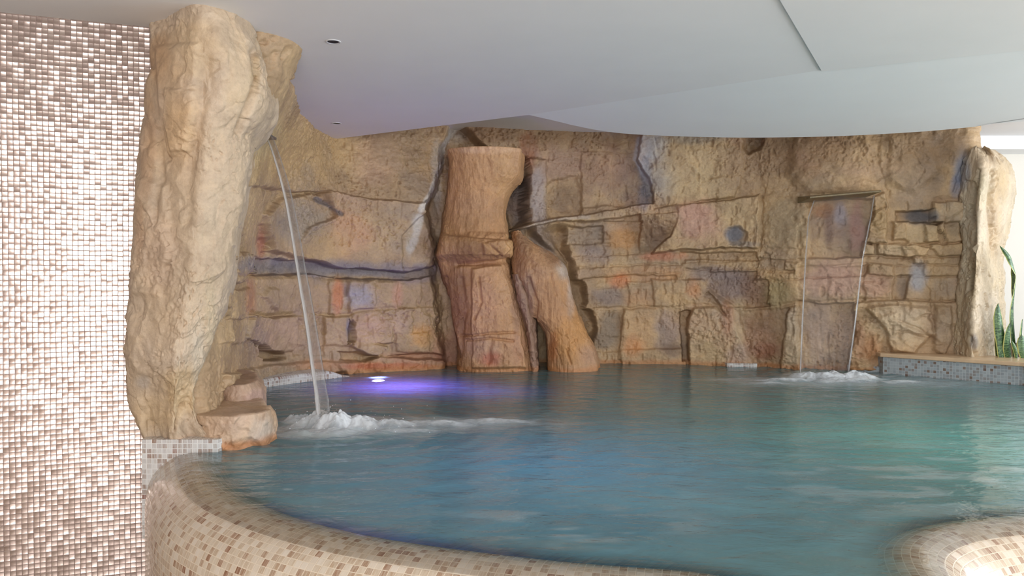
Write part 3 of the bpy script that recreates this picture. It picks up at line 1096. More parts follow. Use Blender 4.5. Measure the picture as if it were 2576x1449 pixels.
# own colours of the rock, plus shade painted in under soffit, ledge and in the cavity: base blend + patches (cx, cy, rx, ry, colour, strength)
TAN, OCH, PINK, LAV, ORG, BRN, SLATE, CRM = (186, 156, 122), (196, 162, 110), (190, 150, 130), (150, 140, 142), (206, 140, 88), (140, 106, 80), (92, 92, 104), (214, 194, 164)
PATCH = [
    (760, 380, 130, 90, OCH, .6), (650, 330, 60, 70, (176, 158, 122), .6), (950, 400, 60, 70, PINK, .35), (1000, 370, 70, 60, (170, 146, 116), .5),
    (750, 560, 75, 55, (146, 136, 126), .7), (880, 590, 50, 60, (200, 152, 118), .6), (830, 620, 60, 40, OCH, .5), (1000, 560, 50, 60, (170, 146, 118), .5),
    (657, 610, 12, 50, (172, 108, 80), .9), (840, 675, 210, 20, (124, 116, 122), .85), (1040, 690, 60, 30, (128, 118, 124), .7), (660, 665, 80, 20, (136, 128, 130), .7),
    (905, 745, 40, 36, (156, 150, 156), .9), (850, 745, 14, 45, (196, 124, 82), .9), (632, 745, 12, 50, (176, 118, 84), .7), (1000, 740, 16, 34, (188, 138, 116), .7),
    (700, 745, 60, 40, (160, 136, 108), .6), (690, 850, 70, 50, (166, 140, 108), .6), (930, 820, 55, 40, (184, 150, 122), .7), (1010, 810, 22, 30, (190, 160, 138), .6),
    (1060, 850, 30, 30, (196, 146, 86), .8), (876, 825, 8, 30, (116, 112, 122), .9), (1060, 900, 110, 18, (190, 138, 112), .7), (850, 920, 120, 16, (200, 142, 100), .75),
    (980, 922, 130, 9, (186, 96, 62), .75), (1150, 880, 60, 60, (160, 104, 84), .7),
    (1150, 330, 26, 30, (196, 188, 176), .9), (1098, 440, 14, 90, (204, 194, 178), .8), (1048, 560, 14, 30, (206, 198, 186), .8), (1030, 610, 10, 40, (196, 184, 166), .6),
    (1240, 335, 120, 30, (134, 102, 74), .8), (1330, 380, 24, 60, (150, 92, 66), .8), (1310, 500, 34, 80, (84, 78, 84), .85), (1095, 560, 22, 90, (136, 118, 106), .6), (1120, 420, 14, 60, (132, 100, 76), .7),  # darkest patch paints the shade inside the cavity beside the waist
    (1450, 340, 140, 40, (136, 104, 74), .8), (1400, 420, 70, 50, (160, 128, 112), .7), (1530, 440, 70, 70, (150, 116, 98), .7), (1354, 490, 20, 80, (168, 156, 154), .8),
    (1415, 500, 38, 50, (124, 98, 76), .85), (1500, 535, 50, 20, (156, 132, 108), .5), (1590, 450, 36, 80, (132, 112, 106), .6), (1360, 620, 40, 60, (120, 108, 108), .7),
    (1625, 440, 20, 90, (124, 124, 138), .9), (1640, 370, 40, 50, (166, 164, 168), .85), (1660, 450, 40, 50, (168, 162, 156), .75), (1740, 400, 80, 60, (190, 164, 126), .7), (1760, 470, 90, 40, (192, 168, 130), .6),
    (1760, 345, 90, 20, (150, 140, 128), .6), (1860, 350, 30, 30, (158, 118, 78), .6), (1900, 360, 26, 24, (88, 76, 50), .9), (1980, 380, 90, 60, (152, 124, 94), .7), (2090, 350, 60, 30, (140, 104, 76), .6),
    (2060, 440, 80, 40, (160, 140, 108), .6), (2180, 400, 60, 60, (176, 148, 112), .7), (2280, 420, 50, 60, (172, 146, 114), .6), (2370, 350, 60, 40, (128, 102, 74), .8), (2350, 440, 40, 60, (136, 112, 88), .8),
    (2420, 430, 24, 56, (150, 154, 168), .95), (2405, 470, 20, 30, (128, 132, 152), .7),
    (1480, 600, 60, 40, (124, 110, 104), .7), (1570, 600, 42, 36, (202, 150, 96), .8), (1500, 640, 50, 24, (140, 124, 122), .7), (1650, 580, 44, 44, (118, 92, 76), .85),  # dark brown patch paints the shaded underside of the wedge
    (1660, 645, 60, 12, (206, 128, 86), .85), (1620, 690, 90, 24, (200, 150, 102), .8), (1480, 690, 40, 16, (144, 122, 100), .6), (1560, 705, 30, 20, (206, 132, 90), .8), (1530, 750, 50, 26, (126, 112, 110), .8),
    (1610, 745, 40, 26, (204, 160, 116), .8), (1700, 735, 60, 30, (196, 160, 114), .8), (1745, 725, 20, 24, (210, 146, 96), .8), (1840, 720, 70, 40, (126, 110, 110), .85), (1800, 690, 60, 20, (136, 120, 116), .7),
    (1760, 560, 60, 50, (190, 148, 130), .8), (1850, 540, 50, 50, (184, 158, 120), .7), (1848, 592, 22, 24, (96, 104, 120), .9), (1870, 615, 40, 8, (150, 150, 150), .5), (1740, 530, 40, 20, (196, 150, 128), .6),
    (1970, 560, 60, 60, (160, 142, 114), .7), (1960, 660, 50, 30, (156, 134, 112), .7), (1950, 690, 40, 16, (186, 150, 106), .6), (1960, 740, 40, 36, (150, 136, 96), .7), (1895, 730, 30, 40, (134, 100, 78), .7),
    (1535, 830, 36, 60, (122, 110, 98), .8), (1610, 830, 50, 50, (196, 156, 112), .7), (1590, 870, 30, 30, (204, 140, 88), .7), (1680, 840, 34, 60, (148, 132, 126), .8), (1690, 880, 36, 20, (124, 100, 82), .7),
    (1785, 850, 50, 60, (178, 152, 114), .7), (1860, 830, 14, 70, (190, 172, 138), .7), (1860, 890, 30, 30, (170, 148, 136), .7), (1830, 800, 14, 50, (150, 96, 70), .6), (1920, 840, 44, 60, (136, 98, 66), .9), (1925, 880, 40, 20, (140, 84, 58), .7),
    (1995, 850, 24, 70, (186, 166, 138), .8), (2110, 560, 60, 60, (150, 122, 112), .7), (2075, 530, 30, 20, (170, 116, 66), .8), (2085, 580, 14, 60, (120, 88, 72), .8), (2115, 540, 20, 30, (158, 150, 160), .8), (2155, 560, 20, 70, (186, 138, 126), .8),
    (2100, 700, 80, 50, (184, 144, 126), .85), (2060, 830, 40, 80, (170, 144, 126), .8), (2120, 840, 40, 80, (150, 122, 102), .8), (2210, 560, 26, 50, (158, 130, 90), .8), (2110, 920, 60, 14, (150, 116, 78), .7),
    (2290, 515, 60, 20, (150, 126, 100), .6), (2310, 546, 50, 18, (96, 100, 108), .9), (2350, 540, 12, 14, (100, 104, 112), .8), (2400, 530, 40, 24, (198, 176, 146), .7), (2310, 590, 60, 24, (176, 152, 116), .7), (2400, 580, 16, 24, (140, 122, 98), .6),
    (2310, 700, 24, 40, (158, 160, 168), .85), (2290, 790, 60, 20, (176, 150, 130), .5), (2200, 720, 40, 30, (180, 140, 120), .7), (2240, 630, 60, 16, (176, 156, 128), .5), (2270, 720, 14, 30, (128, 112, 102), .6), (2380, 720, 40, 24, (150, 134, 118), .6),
    (1950, 400, 110, 60, (142, 114, 86), .7), (2080, 370, 110, 60, (140, 110, 80), .75), (2330, 365, 110, 50, (132, 106, 78), .75), (2230, 420, 40, 50, (182, 154, 118), .5),  # brown ones: rock's own tone with the soffit's shadow painted in
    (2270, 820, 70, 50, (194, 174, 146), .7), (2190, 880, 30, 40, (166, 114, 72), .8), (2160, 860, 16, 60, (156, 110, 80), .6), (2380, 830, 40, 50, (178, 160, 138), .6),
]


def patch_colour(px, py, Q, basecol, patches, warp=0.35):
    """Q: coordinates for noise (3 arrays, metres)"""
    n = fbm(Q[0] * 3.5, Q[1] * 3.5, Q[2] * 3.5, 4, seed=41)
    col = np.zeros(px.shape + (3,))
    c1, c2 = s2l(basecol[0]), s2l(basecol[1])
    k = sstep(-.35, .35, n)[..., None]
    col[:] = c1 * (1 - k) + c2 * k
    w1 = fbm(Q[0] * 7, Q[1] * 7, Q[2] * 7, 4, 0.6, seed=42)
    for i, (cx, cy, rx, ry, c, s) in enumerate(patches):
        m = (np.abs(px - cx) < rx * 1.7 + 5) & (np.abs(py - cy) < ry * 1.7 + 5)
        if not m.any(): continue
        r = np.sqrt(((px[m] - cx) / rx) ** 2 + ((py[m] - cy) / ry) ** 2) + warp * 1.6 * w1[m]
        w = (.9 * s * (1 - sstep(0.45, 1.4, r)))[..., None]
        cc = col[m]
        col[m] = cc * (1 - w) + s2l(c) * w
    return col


def waterline_stain(col, z, q, amount=0.7):
    """rust-coloured mineral crust where the rock meets the water"""
    b = fbm(q[0] * 9, q[1] * 9, q[2] * 9, 3, seed=51)
    w = (amount * (1 - sstep(0.012, 0.05 + 0.03 * b, z - WATER)))[..., None]
    return col * (1 - w) + s2l((186, 122, 70)) * w


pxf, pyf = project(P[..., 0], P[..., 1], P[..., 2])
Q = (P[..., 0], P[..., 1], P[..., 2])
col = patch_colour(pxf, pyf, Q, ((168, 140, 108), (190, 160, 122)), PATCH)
v2 = fbm(Q[0] * 2.2 + 5, Q[1] * 2.2, Q[2] * 3.2, 4, seed=43)
w = (0.30 * sstep(.15, .6, v2))[..., None]
col = col * (1 - w) + s2l((196, 160, 138)) * w
v3 = fbm(Q[0] * 2.6 + 9, Q[1] * 2.6, Q[2] * 3.8, 4, seed=44)
w = (0.30 * sstep(.2, .6, v3))[..., None]
col = col * (1 - w) + s2l((132, 122, 116)) * w
# pale lime runs and dark cracks that are part of the stone's painting
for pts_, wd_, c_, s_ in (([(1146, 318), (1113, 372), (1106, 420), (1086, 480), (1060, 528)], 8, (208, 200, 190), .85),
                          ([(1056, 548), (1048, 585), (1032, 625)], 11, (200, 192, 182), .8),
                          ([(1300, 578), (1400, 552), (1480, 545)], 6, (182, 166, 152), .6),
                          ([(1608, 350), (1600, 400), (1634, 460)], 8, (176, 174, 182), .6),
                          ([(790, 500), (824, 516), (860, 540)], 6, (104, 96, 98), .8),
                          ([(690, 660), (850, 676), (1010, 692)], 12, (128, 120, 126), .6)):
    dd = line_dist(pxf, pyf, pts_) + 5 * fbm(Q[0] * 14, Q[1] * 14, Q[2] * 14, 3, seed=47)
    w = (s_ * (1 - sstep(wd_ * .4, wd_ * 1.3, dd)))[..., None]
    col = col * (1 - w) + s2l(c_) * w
col = waterline_stain(col, P[..., 2], Q, .6)
col = col * 1.02
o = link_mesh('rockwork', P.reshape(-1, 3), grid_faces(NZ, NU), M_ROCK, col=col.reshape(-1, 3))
tag(o, 'long curved artificial rock wall of layered tan, ochre and grey blocks behind the pool', 'rock wall', kind='thing')
ROCK = o


# ------------------------------------------------------------------ free-standing rock bodies (closed lofts)
TONE = {'rock_pillar': .86, 'boulder': .86, 'rock_end': .80, '': 1.0}


def rock_loft(name, rows, nz, ns, basecol, patches, amps, label, cat, feats=(), grooves=(), top_cap=True, striate=0.0, seed=0, stain=0.7, join=None, parent=None):
    """rows: list of (z, [(x, y), ...]) closed rings, counter-clockwise seen from above"""
    R = []
    for z, ring in rows:
        c = catmull(ring, ns, closed=True)
        R.append(np.c_[c, np.full(ns, z)])
    R = np.array(R)
    zs = R[:, 0, 2]
    par = np.arange(len(rows))
    tt_ = np.interp(np.linspace(zs[0], zs[-1], nz), zs, par) if zs[-1] > zs[0] else None
    full = np.zeros((nz, ns, 3))
    i = np.minimum(np.floor(tt_).astype(int), len(rows) - 2)
    f = (tt_ - i)[:, None, None]
    g = lambda k: R[np.clip(k, 0, len(rows) - 1)]
    p0, p1, p2, p3 = g(i - 1), g(i), g(i + 1), g(i + 2)
    full = 0.5 * ((2 * p1) + (-p0 + p2) * f + (2 * p0 - 5 * p1 + 4 * p2 - p3) * f ** 2 + (-p0 + 3 * p1 - 3 * p2 + p3) * f ** 3)
    full[:, :, 2] = np.linspace(zs[0], zs[-1], nz)[:, None]
    nn = np.zeros_like(full)
    du = np.roll(full, -1, axis=1) - np.roll(full, 1, axis=1)
    dv = np.gradient(full, axis=0)
    nn = np.cross(du, dv)
    nn /= np.linalg.norm(nn, axis=2, keepdims=True) + 1e-9
    if (nn[:, :, :2] * (full[:, :, :2] - full[:, :, :2].mean(1, keepdims=True))).sum() < 0:
        nn = -nn
        flip = True
    else:
        flip = False
    x, y, z = full[..., 0], full[..., 1], full[..., 2]
    a_big, a_fac, a_fine = amps
    hh = a_big * fbm(x * 3 + seed, y * 3, z * 2.4, 4, seed=seed + 60)
    ang = np.broadcast_to(np.r_[0, np.cumsum(np.linalg.norm(np.diff(full[nz // 2], axis=0), axis=1))][None], x.shape)
    wa = ang + .04 * fbm(x * 8, y * 8, z * 8, 2, seed=seed + 61)
    wb = z + .04 * fbm(x * 8, y * 8, z * 8 + 3, 2, seed=seed + 62)
    hh = hh + a_fac * facets(wa * 8, wb * 6, seed + 5) + a_fac * .5 * facets(wa * 21, wb * 17, seed + 6)
    hh = hh + a_fine * .5 * fbm(x * 22, y * 22, z * 16, 4, .6, seed=seed + 63, ridged=True)
    zn = sstep(-.2, .3, fbm(x * 3.3, y * 3.3, z * 3.3, 3, seed=seed + 67))
    hh = hh + zn * .5 * a_fac * fbm(x * 34, y * 34, z * 28, 3, .6, seed=seed + 68)
    hh = hh - zn * .5 * a_fac * sstep(.30, .55, fbm(x * 60, y * 60, z * 42, 2, .5, seed=seed + 69))
    if striate:
        hh = hh + striate * fbm(x * 48, y * 48, z * 5, 3, .6, seed=seed + 64)
    q = full + nn * hh[..., None]
    px, py = project(q[..., 0], q[..., 1], q[..., 2])
    front = (nn[..., 1] < 0.35)
    wx = px + 5 * fbm(x * 7, y * 7, z * 7, 3, seed=seed + 65)
    wy = py + 4 * fbm(x * 7, y * 7, z * 7 + 3, 3, seed=seed + 66)
    ex = np.zeros(x.shape)
    for (poly, dh, soft) in feats:
        sd = poly_sdf(wx, wy, poly)
        ex = ex + dh * sstep(-soft * .5, soft * .5, sd)
    for (pts, dep, hw) in grooves:
        ex = ex - dep * np.exp(-(line_dist(wx, wy, pts) / hw) ** 2)
    q = q + nn * (ex * front)[..., None]
    px, py = project(q[..., 0], q[..., 1], q[..., 2])
    Qc = (q[..., 0], q[..., 1], q[..., 2])
    col = patch_colour(px, py, Qc, basecol, patches)
    col = waterline_stain(col, q[..., 2], Qc, stain)
    col = col * TONE[name]
    V = q.reshape(-1, 3)
    C_ = col.reshape(-1, 3)
    Fq = grid_faces(nz, ns, close_c=True, flip=flip)
    # caps as concentric rings drawn to the centre
    def cap(ring, cring, up):
        nonlocal V, C_, Fq
        c = ring.mean(0)
        kk = 8
        rr = [ring + (c - ring) * (k / kk) for k in range(1, kk + 1)]
        for k, r_ in enumerate(rr):
            r_[:, 2] += (0.006 * fbm(r_[:, 0] * 18, r_[:, 1] * 18, r_[:, 2], 2, seed=seed + 70)) * (1 if up else 0)
        base_i = len(V)
        start = (nz - 1) * ns if up else 0
        V = np.r_[V, np.concatenate(rr)]
        C_ = np.r_[C_, np.tile(cring, (kk, 1))]
        prev = np.arange(start, start + ns)
        fs = []
        for k in range(kk):
            cur = base_i + k * ns + np.arange(ns)
            a_, b_ = prev, np.roll(prev, -1)
            c_, d_ = np.roll(cur, -1), cur
            fs.append(np.stack([a_, b_, c_, d_] if (up != flip) else [a_, d_, c_, b_], 1))
            prev = cur
        Fq = np.r_[Fq, np.concatenate(fs)]
    if top_cap: cap(q[-1], col[-1], True)
    if join is not None:
        join.append((V, Fq, C_))
        return None
    o = link_mesh(name, V, Fq, M_ROCK, parent, col=C_)
    if label: tag(o, label, cat, kind='thing')
    return o


def ring_px(pts):
    """[(pixel column, distance)] -> plan points"""
    return [(px_x(a, d), d) for a, d in pts]


# tall pillar in front, between the silver mosaic wall and the pool
def prow(y, L, Rg, R, dl=3.29, dr=3.12, drr=3.34, z=None, bk=None):
    zz_ = px_z(y, 3.2) if z is None else z
    return (zz_, ring_px([(L, dl), (L + .45 * (Rg - L), dr + .055), (Rg, dr), (Rg + .5 * (R - Rg), dr + .05), (R - 2, drr - .06), (R + 2, drr + .08), (bk or R - 10, 3.85), (L + 30, 3.75)]))


rows = [
    prow(0, 366, 440, 540, 3.30, 3.24, 3.30, z=0.955),
    prow(1112, 358, 440, 535, 3.30, 3.22, 3.30, z=0.985),
    prow(1070, 345, 432, 500, 3.29, 3.2, 3.32),
    prow(1000, 327, 432, 497, 3.29, 3.17, 3.32),
    prow(900, 322, 440, 522),
    prow(800, 318, 450, 550),
    prow(700, 334, 465, 572),
    prow(560, 343, 480, 590),
    prow(430, 350, 492, 610),
    prow(335, 366, 505, 626, dr=3.08),
    prow(290, 372, 508, 655, dr=3.06),
    prow(240, 366, 515, 680, dr=3.05),
    prow(150, 388, 510, 670, 3.31, 3.03, 3.3),
    (CEIL - .02, ring_px([(388, 3.33), (435, 3.15), (485, 3.04), (560, 3.08), (620, 3.2), (655, 3.42), (690, 3.85), (430, 3.75)])),
    (CEIL + .08, ring_px([(388, 3.33), (435, 3.15), (485, 3.04), (560, 3.08), (620, 3.2), (655, 3.42), (690, 3.85), (430, 3.75)])),
]
PP = [
    (430, 240, 70, 170, (196, 156, 112), .75), (400, 150, 30, 60, (190, 142, 98), .7), (500, 120, 60, 90, (220, 186, 140), .7), (450, 330, 50, 80, (206, 164, 116), .7), (390, 280, 26, 60, (196, 170, 148), .6),
    (370, 380, 18, 140, (184, 136, 96), .6), (540, 330, 50, 140, (214, 186, 156), .6), (600, 200, 40, 90, (214, 184, 142), .6), (645, 170, 14, 50, (166, 130, 76), .7), (450, 470, 60, 80, (212, 180, 146), .5),
    (400, 640, 60, 100, (214, 178, 150), .6), (500, 560, 60, 110, (206, 182, 152), .5), (430, 800, 80, 90, (208, 178, 142), .5), (470, 980, 60, 60, (202, 166, 112), .7), (390, 1040, 60, 50, (206, 172, 122), .7), (360, 960, 20, 20, (160, 152, 146), .7),
    (530, 800, 20, 120, (196, 176, 140), .6), (350, 560, 12, 90, (180, 134, 100), .6), (500, 900, 16, 90, (208, 196, 176), .6),
]
PP = [(a, b, c, d, tuple(.6 * q + .4 * r for q, r in zip(e, (204, 182, 156))), f) for a, b, c, d, e, f in PP]
o = rock_loft('rock_pillar', rows, 620, 420, ((198, 174, 146), (206, 184, 160)), PP, (.034, .015, .004),
              'tall leaning sand-coloured rock pillar beside the silver mosaic wall, reaching the ceiling', 'rock pillar', seed=3,
              grooves=[([(395, 330), (405, 450), (390, 560)], .012, 10), ([(640, 130), (650, 200), (628, 260), (600, 330)], .03, 9), ([(520, 150), (500, 300), (480, 430), (470, 560)], .012, 14), ([(420, 250), (410, 330), (420, 400)], .015, 8),
                       ([(455, 1020), (440, 1080)], .02, 4)],
              feats=[([(395, 120), (500, 110), (500, 260), (470, 380), (420, 390), (405, 260)], .018, 20), ([(430, 225), (500, 230), (480, 380), (440, 380), (425, 300)], .012, 10),
                     ([(345, 440), (420, 470), (430, 620), (400, 740), (330, 740)], .014, 16)])
# rocks at its foot
rows = []
for (z, sh) in ((.70, 0), (.93, 1), (1.00, 1), (1.055, .97), (1.085, .85)):
    q_ = 1.0 if sh == 0 else sh
    rows.append((z, ring_px([(470, 3.34), (545, 3.235), (610, 3.26), (600 + 82 * q_, 3.37 + .05 * (1 - q_)), (600 + 90 * q_, 3.56), (640, 3.86), (540, 3.95), (455, 3.8)])))
rock_loft('boulder', rows, 150, 320, ((204, 172, 138), (210, 178, 152)), [(640, 1060, 60, 60, (206, 176, 152), .6), (660, 1090, 30, 50, (190, 178, 166), .6), (600, 1030, 90, 10, (150, 120, 96), .5)], (.025, .020, .006),
          'wet flat-topped sandstone boulder jutting into the water at the foot of the pillar', 'boulder', seed=8, stain=.8)
rows = []
for (z, q_) in ((.70, 1), (.95, 1), (1.05, 1.0), (1.09, .96), (1.13, .93), (1.155, .75)):
    rows.append((z, ring_px([(520, 3.75), (590, 3.66), (590 + 68 * q_, 3.80), (590 + 72 * q_, 4.0), (620, 4.3), (560, 4.3), (520, 4.1)])))
rock_loft('boulder', rows, 120, 240, ((186, 154, 128), (200, 168, 144)), [(640, 1000, 40, 20, (190, 156, 146), .6)], (.02, .022, .006),
          'small stepped pinkish rock behind the flat-topped boulder, against the side rocks', 'boulder', seed=12)


# carved column in the middle: flared top, waist, knuckle, one broad leg and one slanting leg
def crow(y, L, R, fr, bk=6.5, z=None, dl=.16, dr=.16):
    """fr = distance of the frontmost line"""
    zz_ = px_z(y, fr + .05) if z is None else z
    w_ = R - L
    return (zz_, ring_px([(L, fr + dl), (L + .12 * w_, fr + .05), (L + .35 * w_, fr), (L + .65 * w_, fr), (L + .88 * w_, fr + .05), (R, fr + dr), (R - .08 * w_, bk), (L + .08 * w_, bk)]))


J = []
CP = [
    (1220, 378, 90, 9, (216, 178, 148), .8), (1200, 450, 60, 70, (198, 152, 106), .6), (1270, 430, 30, 80, (200, 156, 108), .6), (1180, 540, 50, 50, (176, 136, 98), .6), (1150, 440, 14, 90, (180, 136, 98), .5),
    (1170, 620, 50, 30, (146, 108, 70), .8), (1245, 625, 40, 26, (168, 126, 84), .7), (1285, 620, 14, 40, (204, 160, 110), .7), (1130, 600, 20, 60, (190, 150, 108), .6), (1190, 660, 60, 10, (150, 104, 78), .8),
    (1145, 740, 30, 90, (136, 96, 70), .8), (1160, 820, 26, 80, (146, 100, 72), .7), (1220, 760, 40, 80, (186, 142, 110), .7), (1300, 870, 26, 50, (186, 138, 108), .6), (1210, 880, 50, 30, (182, 146, 122), .7), (1235, 905, 30, 20, (170, 96, 76), .8),
    (1300, 780, 14, 100, (134, 100, 84), .6), (1130, 860, 20, 60, (150, 96, 76), .7),
]
rows = [
    crow(0, 1150, 1350, 5.92, z=0.6), crow(925, 1150, 1345, 5.93), crow(860, 1143, 1332, 5.95), crow(790, 1134, 1314, 5.97), crow(720, 1120, 1296, 5.98), crow(668, 1108, 1284, 6.0),
    crow(655, 1104, 1284, 5.99), crow(640, 1100, 1291, 5.90), crow(610, 1106, 1290, 5.87), crow(592, 1110, 1281, 5.90), crow(582, 1113, 1275, 5.95), crow(540, 1118, 1270, 5.98), crow(510, 1122, 1272, 5.97),
    crow(470, 1128, 1285, 5.94), crow(440, 1132, 1308, 5.91), crow(400, 1133, 1312, 5.88), crow(385, 1131, 1313, 5.87), crow(372, 1129, 1313, 5.86),
]
CG = [([(1125, 585), (1200, 592), (1285, 598)], .02, 5), ([(1150, 664), (1250, 662), (1280, 655)], .03, 5), ([(1160, 700), (1170, 780), (1160, 860), (1155, 920)], .02, 6),
      ([(1120, 700), (1130, 800), (1150, 900)], .03, 6), ([(1160, 845), (1210, 840), (1290, 838)], .018, 3), ([(1172, 858), (1230, 852), (1290, 860)], .018, 3), ([(1235, 860), (1228, 910)], .02, 6),
      ([(1205, 700), (1210, 760), (1195, 800)], .014, 3), ([(1225, 610), (1260, 640)], .015, 4)]
rock_loft('', rows, 520, 300, ((182, 138, 98), (194, 150, 110)), CP, (.012, .010, .005), None, None, striate=.005, seed=20, stain=.5, join=J, grooves=CG,
          feats=[([(1188, 675), (1260, 670), (1300, 800), (1320, 925), (1190, 925), (1185, 780)], .03, 8), ([(1215, 612), (1265, 605), (1285, 625), (1265, 640), (1220, 638)], .025, 8)])
RP = [(1400, 670, 40, 30, (180, 140, 104), .6), (1400, 645, 20, 30, (150, 112, 84), .6), (1420, 680, 20, 26, (190, 176, 164), .8), (1435, 740, 10, 60, (186, 172, 162), .7), (1400, 760, 40, 60, (180, 132, 90), .7), (1440, 860, 50, 60, (192, 138, 80), .8), (1390, 880, 14, 40, (176, 108, 60), .8),
      (1480, 890, 30, 26, (176, 138, 112), .7), (1310, 660, 14, 60, (140, 100, 76), .6), (1330, 760, 14, 80, (150, 122, 106), .7), (1340, 860, 14, 60, (150, 122, 108), .7), (1320, 610, 20, 30, (160, 128, 100), .6), (1375, 610, 20, 24, (136, 122, 118), .7)]
rows = [
    crow(0, 1378, 1520, 5.90, z=.6, bk=6.55), crow(918, 1378, 1503, 5.92, bk=6.55), crow(880, 1376, 1490, 5.93), crow(840, 1372, 1472, 5.94), crow(815, 1352, 1462, 5.95), crow(795, 1330, 1452, 5.96), crow(750, 1312, 1438, 5.97),
    crow(700, 1294, 1426, 5.98), crow(672, 1288, 1421, 6.0), crow(650, 1288, 1402, 6.04), crow(620, 1288, 1360, 6.1), crow(598, 1289, 1325, 6.16), crow(582, 1290, 1308, 6.22),
]
rock_loft('', rows, 400, 260, ((178, 136, 98), (190, 148, 112)), RP, (.014, .010, .006), None, None, striate=.006, seed=26, join=J, stain=.6,
          grooves=[([(1330, 700), (1350, 760), (1345, 810)], .02, 5), ([(1385, 690), (1400, 740)], .01, 4), ([(1400, 880), (1412, 915)], .012, 2), ([(1425, 880), (1440, 915)], .012, 2)])
rows = [crow(0, 1335, 1356, 5.96, z=.6, bk=6.4), crow(920, 1334, 1352, 5.97, bk=6.4), crow(860, 1322, 1350, 5.98, bk=6.4), crow(800, 1308, 1345, 6.0, bk=6.4), crow(740, 1296, 1330, 6.02, bk=6.4), crow(690, 1286, 1312, 6.05, bk=6.4)]
rock_loft('', rows, 220, 120, ((150, 118, 98), (168, 136, 116)), [], (.02, .02, .012), None, None, seed=31, join=J, stain=.5)
off = 0
VV, FF, CC = [], [], []
for v, f, c in J:
    VV.append(v); FF.append(f + off); CC.append(c); off += len(v)
o = link_mesh('rock_column', np.concatenate(VV), np.concatenate(FF), M_ROCK, col=np.concatenate(CC))
tag(o, 'carved brown rock column with flared flat top and two legs, mid rock wall', 'rock column', kind='thing')

# pale end rock on the right, standing on the coping
def erow(y, L, R, fr=5.52):
    return (px_z(y, 5.65), ring_px([(L, 5.86), (L + .22 * (R - L), 5.66), (L + .42 * (R - L), fr), (L + .62 * (R - L), fr + .06), (L + .84 * (R - L), 5.68), (R, 5.88), (R + 6, 6.35), (L + 20, 6.5)]))


rows = [erow(898, 2396, 2514), erow(860, 2398, 2512), erow(780, 2402, 2512), erow(700, 2410, 2513), erow(640, 2414, 2511), erow(560, 2408, 2526, 5.5), erow(500, 2410, 2534, 5.5), erow(450, 2412, 2539, 5.52),
        erow(415, 2418, 2536, 5.56), erow(390, 2424, 2522, 5.62), erow(372, 2436, 2498, 5.7), erow(366, 2446, 2480, 5.74)]
EP = [(2420, 430, 20, 50, (156, 160, 172), .8), (2480, 400, 40, 30, (222, 196, 166), .6), (2520, 450, 20, 60, (206, 172, 124), .6), (2470, 470, 20, 40, (200, 184, 150), .6), (2500, 560, 20, 90, (196, 158, 110), .5),
      (2450, 700, 14, 60, (190, 164, 124), .6), (2480, 780, 30, 60, (206, 186, 162), .5), (2450, 860, 10, 20, (120, 116, 120), .7), (2430, 600, 14, 120, (220, 204, 178), .6)]
o = rock_loft('rock_end', rows, 420, 300, ((212, 190, 158), (220, 200, 172)), EP, (.026, .018, .007),
              'pale cream end rock standing on the stone coping beside the snake plants', 'rock', seed=40, stain=0,
              grooves=[([(2462, 430), (2445, 520), (2450, 620), (2440, 740)], .03, 5), ([(2500, 430), (2490, 520), (2500, 620)], .03, 6), ([(2432, 380), (2418, 430), (2400, 480)], .04, 4), ([(2478, 740), (2480, 780)], .015, 3), ([(2440, 850), (2462, 895)], .03, 5)])

# ------------------------------------------------------------------ pool: rim, basin, water
crest = [(-1.33, 3.34), (-1.235, 3.12), (-1.12, 2.88), (-.975, 2.63), (-.80, 2.43), (-.56, 2.235), (-.294, 2.09), (.10, 1.95), (.44, 1.87), (.59, 1.76), (.66, 1.60), (.76, 1.48), (.86, 1.49), (.93, 1.64),
         (.955, 1.85), (1.03, 2.06), (1.16, 2.20), (1.34, 2.29), (1.62, 2.36), (2.15, 2.50), (2.8, 2.85), (3.4, 3.4), (3.75, 4.0)]
cc = catmull(crest, 3000)
cc, s_arc = resample(cc, 700)
ct = np.gradient(cc, axis=0)
ct /= np.linalg.norm(ct, axis=1, keepdims=True)
inn = np.stack([-ct[:, 1], ct[:, 0]], 1)    # left of travel = towards the pool
RIMR = 0.19
prof = []
# inner side from the basin up to the crest, then the broad outer rounding and the outside face
for k in range(9):
    prof.append((0.15, -0.75 + k * 0.075))
for k in range(1, 17):
    a = k / 16 * math.pi / 2
    prof.append((0.15 * math.cos(a), -0.15 + 0.15 * math.sin(a)))
for k in range(1, 25):
    a = math.pi / 2 - k / 24 * math.pi / 2
    prof.append((-RIMR * math.cos(a), -RIMR + RIMR * math.sin(a)))
for k in range(1, 14):
    prof.append((-RIMR, -RIMR - (WATER - RIMR + .003) * k / 13))
prof = np.array(prof)
plen = np.r_[0, np.cumsum(np.linalg.norm(np.diff(prof, axis=0), axis=1))]
curv = np.zeros(len(cc))
V = np.zeros((len(prof), len(cc), 3))
V[:, :, 0] = cc[None, :, 0] + prof[:, 0:1] * inn[None, :, 0]
V[:, :, 1] = cc[None, :, 1] + prof[:, 0:1] * inn[None, :, 1]
V[:, :, 2] = WATER - 0.004 + prof[:, 1:2]
uv = np.zeros((len(prof), len(cc), 2))
uv[:, :, 0] = s_arc[None]
uv[:, :, 1] = plen[:, None]
o = link_mesh('pool_rim', V.reshape(-1, 3), grid_faces(len(prof), len(cc), flip=True), M_RIM, uv=uv.reshape(-1, 2))
tag(o, 'rounded overflowing pool rim covered in beige and brown glass mosaic, curving across the foreground', 'pool rim', kind='thing')


